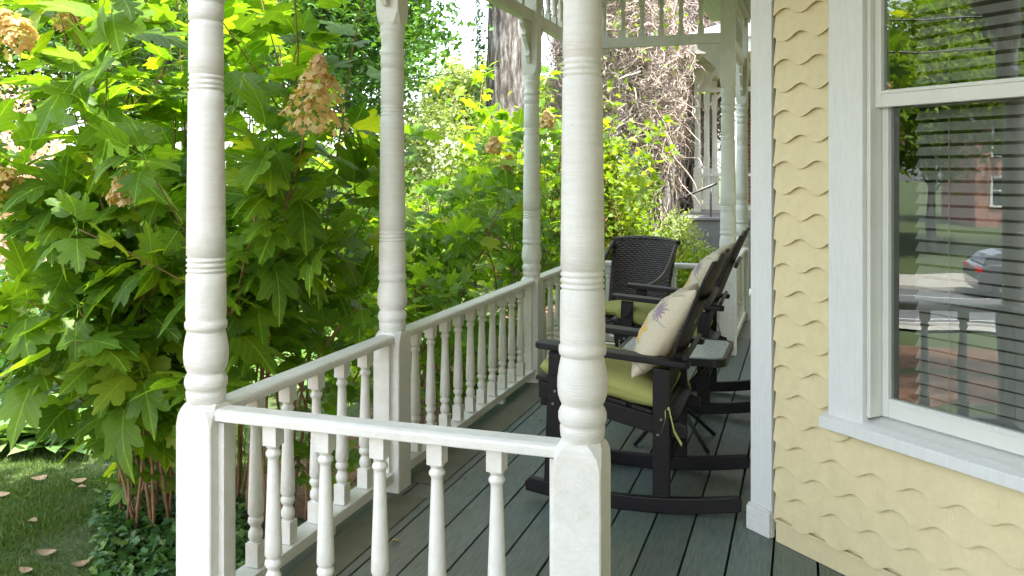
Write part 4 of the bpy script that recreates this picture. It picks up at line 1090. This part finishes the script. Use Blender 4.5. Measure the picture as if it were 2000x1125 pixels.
for (px, d, sc_, lb) in ((1385, 18.5, 1.25, 'second vine smothered tree, behind the thin posts of the neighbour'), (1165, 17.5, 1.2, 'vine smothered tree mostly hidden behind the nearest post')):
    c = copy_tree(VT); p = at(px, d); c.location = (p.x, p.y, ground(p.x, p.y)); c.scale = (sc_,) * 3; c.rotation_euler = (0, 0, px); tag(c, lb, 'tree')
# ---- hostas, ground cover, grass, fallen leaves
def hosta_proto():
    r = empty('hosta_plant', (0, 0, 0)); nr = np.random.RandomState(31); N = 30
    V = []; fs = []; uv = []
    for j in range(6):
        t = j / 5; wd = .30 * math.sin(math.pi * min(1, t * .92 + .08)) ** .8 * (1 if t < 1 else 0); zz = .55 * t - .75 * t * t
        V += [(-wd, t, zz + .10 * wd), (0, t, zz - .03), (wd, t, zz + .10 * wd)]; uv += [(.2, t), (.5, t), (.8, t)]
    for j in range(5):
        a = j * 3; fs += [(a, a + 1, a + 4, a + 3), (a + 1, a + 2, a + 5, a + 4)]
    tm = (np.array(V, np.float32), np.array(uv, np.float32), pack(fs))
    a = np.arange(N) * 2.4; el = np.linspace(.25, 1.1, N); D = np.stack([np.cos(a) * np.cos(el), np.sin(a) * np.cos(el), np.sin(el)], 1); T = D * .07
    T[:, 2] = .03
    leaf_object('foliage', [tm], T, frames(D, np.tile([0, 0, 1.], (N, 1)), nr.uniform(-.3, .3, N)), nr.uniform(.24, .36, N), nr.rand(N), M_hosta, r); return r
hp = hosta_proto(); hk = 0; rs = random.Random(15)
hs = []
for _ in range(400):
    d = rs.uniform(6.9, 11.5); px = rs.uniform(-60, 345)
    p = at(px, d)
    if p.x > -2.9 - 0: continue
    lim = 6.9 + max(0, (px - 120)) * .004
    if d < lim: continue
    if all((p - q).length > .36 for q in hs): hs.append(p)
hs = sorted(hs, key=lambda p: p.y)[:60]
for k, p in enumerate(hs):
    o = hp if k == 0 else copy_tree(hp); o.location = (p.x, p.y, ground(p.x, p.y)); o.rotation_euler = (0, 0, rs.uniform(0, 6)); s = rs.uniform(.8, 1.2); o.scale = (s, s, s)
    tag(o, 'broad leaved green hosta clump in the bed beyond the shaded lawn', 'plant', 'hosta clumps beyond the lawn')
nr = np.random.RandomState(9); N = 90000
def region(N, px, d):
    P = nr.uniform(0, 1, (N, 2)); D_ = d[0] + (d[1] - d[0]) * P[:, 0]; X = px[0] + (px[1] - px[0]) * P[:, 1]; xc = (X - 1000) / F * D_
    x = xc * cs - D_ * sn; y = xc * sn + D_ * cs; z = np.array([bumpf(a, b) for a, b in zip(x, y)]); return np.stack([x, y, z], 1)
T = region(N, (-80, 480), (4.2, 8.2)); T = T[T[:, 0] < -2.15]; N = len(T)
blade = (np.array([(-.06, 0, 0), (.06, 0, 0), (.035, .6, .0), (0, 1, -.1)], np.float32), np.array([(.4, 0), (.6, 0), (.5, .6), (.5, 1)], np.float32), pack([(0, 1, 2), (0, 2, 3)]))
D = nr.randn(N, 3) * [.6, .6, 0] + [0, 0, .75]; o = leaf_object('lawn_grass', [blade], T, frames(D, nr.randn(N, 3), np.zeros(N)), nr.uniform(.03, .06, N) * (.9 + .25 * np.sin(T[:, 0] * 7.1) * np.cos(T[:, 1] * 5.3)) , nr.rand(N), M_grass)
tag(o, 'short shaded lawn grass below the large hydrangea', 'grass', None, 'stuff')
N = 3800; T = region(N, (190, 480), (4.2, 5.9)); T = T[(T[:, 0] < -2.15)]; N = len(T); T[:, 2] += nr.uniform(.02, .12, N)
o = leaf_object('ground_cover', MID, T, frames(nr.randn(N, 3) * [1, 1, .3], nr.randn(N, 3) * .4 + [0, 0, 1], np.zeros(N)), nr.uniform(.03, .075, N), nr.rand(N), M_ivy)
tag(o, 'dark trailing ground cover at the foot of the near corner post', 'ground cover', None, 'stuff')
N = 14000; T = region(N, (-100, 900), (8.5, 22)); N = len(T); T[:, 2] += nr.uniform(.03, .22, N); T = T[T[:, 0] < -2.4]; N = len(T)
o = leaf_object('garden_ground_cover', MID, T, frames(nr.randn(N, 3) * [1, 1, .3], nr.randn(N, 3) * .4 + [0, 0, 1], np.zeros(N)), nr.uniform(.06, .16, N), nr.rand(N), M_hosta)
tag(o, 'bright sunlit leafy ground cover across the garden behind the shrubs', 'ground cover', None, 'stuff')
M_dead = simple('dry_leaf', (.34, .25, .15), (.20, .12, .06), .8, 30)
def dead(px, y, label, sz, rz, tone=0):
    d = F * (CAMH + .685) / (y - HOR); p = at(px, d); mb = MB(); vs = []; fs = []
    for j in range(7):
        t = j / 6; wd = .34 * math.sin(math.pi * (t * .94 + .03)) ** .8; vs += [(t - .5, -wd, .12 * wd + .12 * (t - .5) ** 2 * 4), (t - .5, 0, .02 + .1 * (t - .5) ** 2 * 4), (t - .5, wd, .22 * wd + .12 * (t - .5) ** 2 * 4)]
    for j in range(6): a = j * 3; fs += [(a, a + 3, a + 4, a + 1), (a + 1, a + 4, a + 5, a + 2)]
    mb.add([(v[0] * sz * .8, v[1] * sz * .8, v[2] * sz * 1.3) for v in vs], fs, None, True); o = mb.build('fallen_leaf', M_dead, None, loc=(p.x, p.y, bumpf(p.x, p.y) + .035)); o.rotation_euler = (.05, .1, rz)
    tag(o, label, 'leaf', 'dry leaves fallen on the lawn')
for a in ((90, 1085, 'pale brown dry leaf lying lowest on the lawn', .13, .6), (63, 1026, 'dry leaf on the grass just above the lowest fallen leaf', .1, 2), (5, 974, 'dry leaf on the lawn at the left edge of the picture', .12, .3),
          (153, 944, 'dry leaf at the edge of the hosta bed', .13, .9), (160, 957, 'tan dry leaf just below the leaf at the hosta bed', .1, 2.4), (75, 940, 'curled dry leaf at the foot of the leftmost hostas', .15, 1.3),
          (205, 1053, 'brown dry leaf in the dark ground cover', .12, .4), (248, 985, 'dry leaf under the lowest hydrangea branch', .13, -.5), (155, 1105, 'reddish dry leaf at the bottom edge beside the ground cover', .12, 1.1), (50, 1118, 'dry leaf cut by the bottom edge', .1, .2)):
    dead(*a)

# ================================================================== NEIGHBOUR'S PORCH, STEPS
nb = empty('neighbour_house', (-1.8, 15.2, 0), 0, "white porch of the brick house next door, up the slope behind the far posts", 'house')
FZ = .88
mb = MB(); mb.bx(-.1, 5, -.1, 4.2, FZ - .12, FZ); mb.build('porch_floor', M_conc, nb)
mb = MB(); mb.bx(-.05, 5, 0, 4.1, -.6, FZ - .121); mb.build('foundation', M_slate, nb)
for (x, y, s) in ((.08, 0, 1), (.08, 1.5, .9), (.08, 3.0, .9), (2.0, 0, 1), (3.6, 0, 1)):
    mb = MB(); H = .062
    mb.bx(x - H, x + H, y - H, y + H, FZ, FZ + .75); mb.lathe([(.06, 0), (.045, .03), (.062, .06), (.045, .09), (.056, .13), (.05, .4), (.046, 1.1), (.056, 1.13), (.045, 1.16), (.058, 1.2)], 14, Matrix.Translation((x, y, FZ + .75)))
    mb.bx(x - .055, x + .055, y - .055, y + .055, FZ + 1.95, 3.42); mb.build('porch_post', M_white, nb)
mb = MB()
for x0, x1 in ((.15, 1.93), (2.07, 3.53)):
    mb.bx(x0, x1, -.035, .035, FZ + .61, FZ + .66); mb.bx(x0, x1, -.03, .03, FZ + .04, FZ + .11); x = x0 + .12
    while x < x1 - .05: mb.bx(x - .02, x + .02, -.018, .018, FZ + .1101, FZ + .6099); x += .15
mb.bx(.045, .115, .07, 1.43, FZ + .61, FZ + .66); mb.bx(.05, .11, .07, 1.43, FZ + .04, FZ + .11); mb.bx(.045, .115, 1.57, 2.93, FZ + .61, FZ + .66)
mb.build('railing', M_white, nb)
for (x, y, sgn) in ((.135, 0, 1), (.08, -.056, 0)):
    mb = MB(); po = [(0, 0), (.34, 0), (.34, -.04), (.25, -.07), (.20, -.14), (.12, -.17), (.09, -.27), (.05, -.32), (0, -.36)]
    M = Matrix.Translation((x, y, 3.30)) if sgn else Matrix.Translation((x, y + 1.6 - .04, 3.30))
    mb.prism(po, -.02, .02, Matrix.Translation((x, y, 3.30))); mb.build('bracket', M_white, nb)
mb = MB(); mb.bx(.135, 1.94, -.03, .03, 2.92, 3.0); mb.bx(.135, 1.94, -.03, .03, 3.301, 3.41)
for k in range(9): x = .3 + .19 * k; mb.bx(x - .02, x + .02, -.016, .016, 3.0, 3.30)
mb.add([(.16, -.02, 2.62), (.19, -.02, 2.60), (.50, -.02, 2.88), (.47, -.02, 2.92), (.16, .02, 2.62), (.19, .02, 2.60), (.50, .02, 2.88), (.47, .02, 2.92)], [(0, 1, 2, 3), (4, 7, 6, 5), (0, 4, 5, 1), (1, 5, 6, 2), (3, 2, 6, 7), (0, 3, 7, 4)])
mb.build('frieze', M_white, nb)
mb = MB(); mb.bx(-.15, 5, -1.4, 4.6, 3.43, 3.46)
mb.build('soffit', simple('cream_soffit', (.62, .60, .33), (.55, .54, .3), .6), nb)
mb = MB(); mb.bx(-.19, -.151, -1.44, 4.6, 3.40, 3.62); mb.bx(-.15, 5, -1.44, -1.401, 3.40, 3.62); mb.build('fascia', M_white, nb)
mb = MB(); mb.add([(-.25, -1.5, 3.62), (5, -1.5, 3.62), (5, 4.7, 3.62), (-.25, 4.7, 3.62), (2.4, 1.6, 4.9)], [(0, 1, 4), (1, 2, 4), (2, 3, 4), (3, 0, 4), (0, 3, 2, 1)]); mb.build('roof', M_slate, nb)
mb = MB(); mb.bx(2.6, 9, 3.0, 9.5, -.5, 7); mb.bx(.6, 2.6, 4.15, 9.5, -.5, 7); mb.build('brick_wall', M_brick, nb)
st = empty('stone_steps', (-1.9, 13.6, 0), 0, "dark slate steps climbing to the neighbour's porch", 'steps')
gz0 = ground(-2.5, 14)
for k in range(4):
    mb = MB(); x1 = 1.6; x0 = .16 - .34 * k; top = FZ - .02 - .175 * k
    mb.bx(x0 - .34 if k else x0 - .2, x1 if k == 0 else x0 + (.0 if k == 1 else 0), 0, 1.45, gz0 - .2, top - .04) if k == 0 else mb.bx(x0 - .0, x0 + .34, 0, 1.45, gz0 - .2, top - .04)
    mb.build('riser', M_slate, st)
    mb = MB(); (mb.bx(x0 - .2, x1, -.03, 1.48, top - .0395, top) if k == 0 else mb.bx(x0 - .03, x0 + .335, -.03, 1.48, top - .0395, top)); mb.build('tread', M_slate, st, .004)
hr = at(1400, 13.5, 358); h2 = at(1285, 13.9, 405)
ho = empty('pipe_handrail', (h2.x, h2.y, ground(h2.x, h2.y)), 0, "black pipe handrail sloping down beside the neighbour's stone steps", 'handrail')
mb = MB(); d_ = (h2 - hr).normalized(); mb.tube([hr - ho.location, h2 + d_ * .5 - ho.location, h2 + d_ * .58 + Vector((0, 0, -.06)) - ho.location], .022, 8); mb.build('rail', M_black, ho)
for q in (hr + d_ * .1, h2 + d_ * .3): mb = MB(); mb.tube([q - ho.location, Vector((q.x, q.y, ground(q.x, q.y))) - ho.location], .018, 8); mb.build('leg', M_black, ho)
mb = MB(); mb.lathe([(.10, 0), (.15, .27), (.165, .28), (.165, .31), (.14, .31), (.13, .26)], 20); o = mb.build('plant_pot', simple('green_glaze', (.01, .06, .045), None, .3), None, loc=(-1.8 + .62, 15.2 + .35, FZ))
tag(o, "dark green pot behind the balusters of the neighbour's porch railing", 'plant pot')

# ---- picket fence, utility pole and wires
fc = at(520, 27); pf = empty('picket_fence', (fc.x, fc.y, ground(fc.x, fc.y)), R(18), 'white picket fence far off, glimpsed between hydrangea stems', 'fence')
mb = MB()
for k in range(60):
    x = -4 + .14 * k; mb.prism([(x - .045, .08), (x + .045, .08), (x + .045, .92), (x, 1.0), (x - .045, .92)], -.012, .012)
mb.build('pickets', M_white, pf); mb = MB(); mb.bx(-4.1, 4.4, .013, .05, .22, .30); mb.bx(-4.1, 4.4, .013, .05, .70, .78); mb.build('rail', M_white, pf)
for k in range(5): mb = MB(); x = -4 + 2.05 * k; mb.bx(x - .05, x + .05, .051, .15, -.3, 1.0); mb.build('fence_post', M_white, pf)
up = at(1090, 38); pole = empty('utility_pole', (up.x, up.y, ground(up.x, up.y)), 0, 'brown wooden utility pole against the sky right of the big trunk', 'pole')
M_pole = simple('weathered_pole', (.16, .12, .10), (.22, .17, .14), .9); mb = MB(); mb.tube([(0, 0, -.3), (0, 0, 9.5)], [.16, .11], 12); mb.build('shaft', M_pole, pole)
mb = MB(); mb.box((0, 0, 8.6), (2.2, .1, .12), None, rot=(0, 0, R(18))); mb.build('crossarm', M_pole, pole)
def wire(a, b, sag, label, rr=.012):
    a = Vector(a); b = Vector(b); m = (a + b) / 2 + Vector((0, 0, -sag)); mb = MB(); mb.tube([p - a for p in bez(a, m, b, 20)], rr, 5); o = mb.build('overhead_wire', M_black, None, loc=a)
    tag(o, label, 'wire', 'overhead wires')
wire(at(560, 20, 175), at(1150, 36, 100), .3, 'thick overhead wire crossing low in front of the sky patch', .016)
wire(at(700, 34, 40), at(1150, 40, 95), .5, 'thin overhead wire across the upper part of the sky patch')
wire(at(760, 30, 60), at(950, 44, 150), .2, 'thin overhead wire sagging down to the pale tree')
wire((-21, -14, 5.6), (-21, 26, 6.4), .6, 'overhead wire along the street, mirrored in the upper window', .03)
wire((-20, -14, 4.6), (-20, 26, 5.4), .6, 'lower overhead wire along the street, mirrored in the upper window', .03)

# ================================================================== ACROSS THE STREET (mirrored in the window)
def car(loc, rz):
    r = empty('parked_car', loc, rz, 'dark grey hatchback parked across the street, mirrored in the window', 'car')
    mp = newmat('car_paint'); mp[3].inputs['Base Color'].default_value = (.05, .053, .06, 1); mp[3].inputs['Metallic'].default_value = .6; mp[3].inputs['Roughness'].default_value = .25; mp[3].inputs['Coat Weight'].default_value = 1
    side = [(-2.1, .35), (-2.15, .6), (-2.08, .95), (-1.9, 1.02), (-1.75, 1.08), (-.9, 1.05), (1.0, 1.0), (1.9, .85), (2.15, .68), (2.18, .4), (2.1, .28), (1.75, .25), (1.68, .5), (1.35, .66), (1.02, .5), (.95, .25), (-.95, .25), (-1.02, .5), (-1.35, .66), (-1.68, .5), (-1.75, .25), (-2.05, .28)]
    mb = MB(); mb.prism(side, -.86, .86); mb.build('body', mp[0], r, .05, seg=3)
    roof = [(-1.95, 1.03), (-1.72, 1.30), (-1.3, 1.45), (-.3, 1.49), (.4, 1.40), (1.15, 1.0)]
    n = len(roof); vs = [(x, -.80 + .17 * max(0, (z - 1.0)) / .45, z) for x, z in roof] + [(x, .80 - .17 * max(0, (z - 1.0)) / .45, z) for x, z in roof]
    fs = [tuple(range(n)), tuple(reversed(range(n, 2 * n)))] + [(k, k + n, (k + 1) % n + n, (k + 1) % n) for k in range(n)]
    mg = newmat('car_glass'); mg[3].inputs['Base Color'].default_value = (.02, .025, .03, 1); mg[3].inputs['Roughness'].default_value = .05
    mb = MB(); mb.add(vs, fs); mb.build('cabin_glass', mg[0], r, .03)
    mb = MB(); mb.add([(-1.70, -.69, 1.315), (-1.3, -.64, 1.46), (-.3, -.62, 1.503), (.4, -.65, 1.412), (.4, .65, 1.412), (-.3, .62, 1.503), (-1.3, .64, 1.46), (-1.70, .69, 1.315)], [(0, 1, 6, 7), (1, 2, 5, 6), (2, 3, 4, 5)]); mb.build('roof_panel', mp[0], r)
    mt = simple('tyre_rubber', (.02, .02, .02), None, .9); mr = simple('alloy', (.6, .6, .6), None, .3, metal=.8)
    for (x, y) in ((-1.35, -.80), (-1.35, .80), (1.35, -.80), (1.35, .80)):
        M = Matrix.Translation((x, y - .11, .33)) @ Matrix.Rotation(-math.pi / 2, 4, 'X')
        mb = MB(); mb.lathe([(.2, 0), (.31, .0), (.33, .03), (.33, .19), (.31, .22), (.2, .22)], 24, M, False); wo = mb.build('wheel', mt, r)
        mb = MB(); mb.lathe([(.05, -.012), (.06, .02), (.2, .05), (.2, .17), (.06, .2), (.05, .232)], 20, M)
        for s in (-.012, .222):
            for k in range(5): mb.box((0, 0, 0), (.05, .20, .02), M @ Matrix.Translation((0, 0, s + .002)) @ Matrix.Rotation(k * 2 * math.pi / 5, 4, 'Z') @ Matrix.Translation((0, .1, 0)))
        mb.build('rim', mr, wo)
    ml = simple('tail_light_lens', (.45, .01, .01), None, .2); mh = simple('headlight_lens', (.7, .7, .7), None, .1)
    for y in (-.66, .66):
        mb = MB(); mb.bx(-2.16, -2.0, y - .18, y + .205, .80, .95); mb.build('tail_light', ml, r, .02)
        mb = MB(); mb.bx(1.98, 2.17, y - .18, y + .19, .66, .78); mb.build('headlight', mh, r, .02)
    return r
car((-27.3, -5.7, ground(-25, -5.7) + .004), R(-90))
bh = empty('brick_house', (-50, -17.5, ground(-50, -17.5)), 0, 'red brick house with white windows across the street, mirrored in the window', 'house')
mb = MB(); mb.bx(-8, 0, -8, 8, -.5, 6); mb.build('wall', M_brick, bh)
mb = MB(); mb.add([(-8.5, -8.5, 6), (.5, -8.5, 6), (.5, 8.5, 6), (-8.5, 8.5, 6), (-4, -8.5, 9), (-4, 8.5, 9)], [(0, 1, 4), (1, 2, 5, 4), (2, 3, 5), (3, 0, 4, 5), (0, 3, 2, 1)]); mb.build('roof', M_slate, bh)
mgl = simple('dark_pane', (.03, .035, .04), None, .1)
for z in (1.3, 4.1):
    for y in (-6, -3.4, -.8, 1.8, 4.4, 6.6):
        mb = MB(); mb.bx(.0, .08, y - .6, y - .48, z, z + 1.6); mb.bx(0, .08, y + .48, y + .6, z, z + 1.6); mb.bx(0, .08, y - .479, y + .479, z + 1.48, z + 1.6); mb.bx(0, .12, y - .65, y + .65, z - .1, z - .001); mb.bx(.01, .07, y - .479, y + .479, z + .76, z + .84); f = mb.build('window', M_white, bh)
        mb = MB(); mb.bx(.004, .03, y - .479, y + .479, z, z + 1.48); mb.build('pane', mgl, f)
SG = 'street trees mirrored in the window'
protoA = tree('street_tree', (-31.5, 1.0, ground(-31.5, 1)), 8, .22, (-31.5, 1.0, 4.9), (3.6, 3.6, 3.9), 17000, .3, M_hyd2, 'street tree across the road, mirrored in the upper left of the window', SG, 301)
for (x, y, s, lb) in ((-36, -4.2, .95, 'street tree between the mirrored brick house and the road, centre of the window'), (-40, -.5, .9, 'street tree set back from the far pavement, mirrored left of the brick house'), (-33, -12, 1.1, 'street tree behind the parked car, mirrored at the right of the window'), (-37, 9, 1.2, 'tree across the road beyond the reach of the window'), (-14.5, 3.9, .55, 'young tree on the near verge, mirrored at the left edge of the window'), (-36, -22, 1.3, 'tree down the street past the brick house'), (-36, 26, 1.3, 'tree up the street on the far side'), (-34, 42, 1.4, 'farthest tree up the street'), (-50, 12, 1.5, 'tall tree behind the far pavement'), (-52, -14, 1.7, 'tall tree behind the brick house')):
    c = copy_tree(protoA); c.location = (x, y, ground(x, y)); c.scale = (s, s, s); c.rotation_euler = (0, 0, x + y); tag(c, lb, 'tree', SG)

tree('added_shade_tree', (-7.2, -2.2, ground(-7.2, -2.2)), 7.5, .22, (-4.7, .4, 8.4), (2.7, 2.6, 1.7), 9000, .2, M_can, 'unseen tall tree left of the porch, added so that its crown shades the lawn', None, 401, ncl=46)  # out-of-view tree, added to throw dappled shade on lawn and mulch

M_dk = simple('blown_leaf', (.30, .27, .10), (.20, .13, .05), .8, 30)
for k, (x, y, sz, rz, lb) in enumerate(((-1.62, 3.3, .05, .4, 'small dry leaf on the deck beside the short side railing'), (-.42, 3.35, .045, 2.1, 'small leaf on the deck in front of the nearest rocker'), (-1.55, 5.2, .05, 1.2, 'small dry leaf on the deck beside the long side railing'))):
    mb = MB(); mb.add([(-.5 * sz, 0, .006), (0, -.26 * sz, .012), (.5 * sz, 0, .004), (0, .26 * sz, .014), (0, 0, .003)], [(0, 1, 4), (1, 2, 4), (2, 3, 4), (3, 0, 4)], None, True)
    o = mb.build('blown_leaf', M_dk, None, loc=(x, y, .002)); o.rotation_euler = (0, 0, rz); tag(o, lb, 'leaf', 'leaves blown onto the deck')
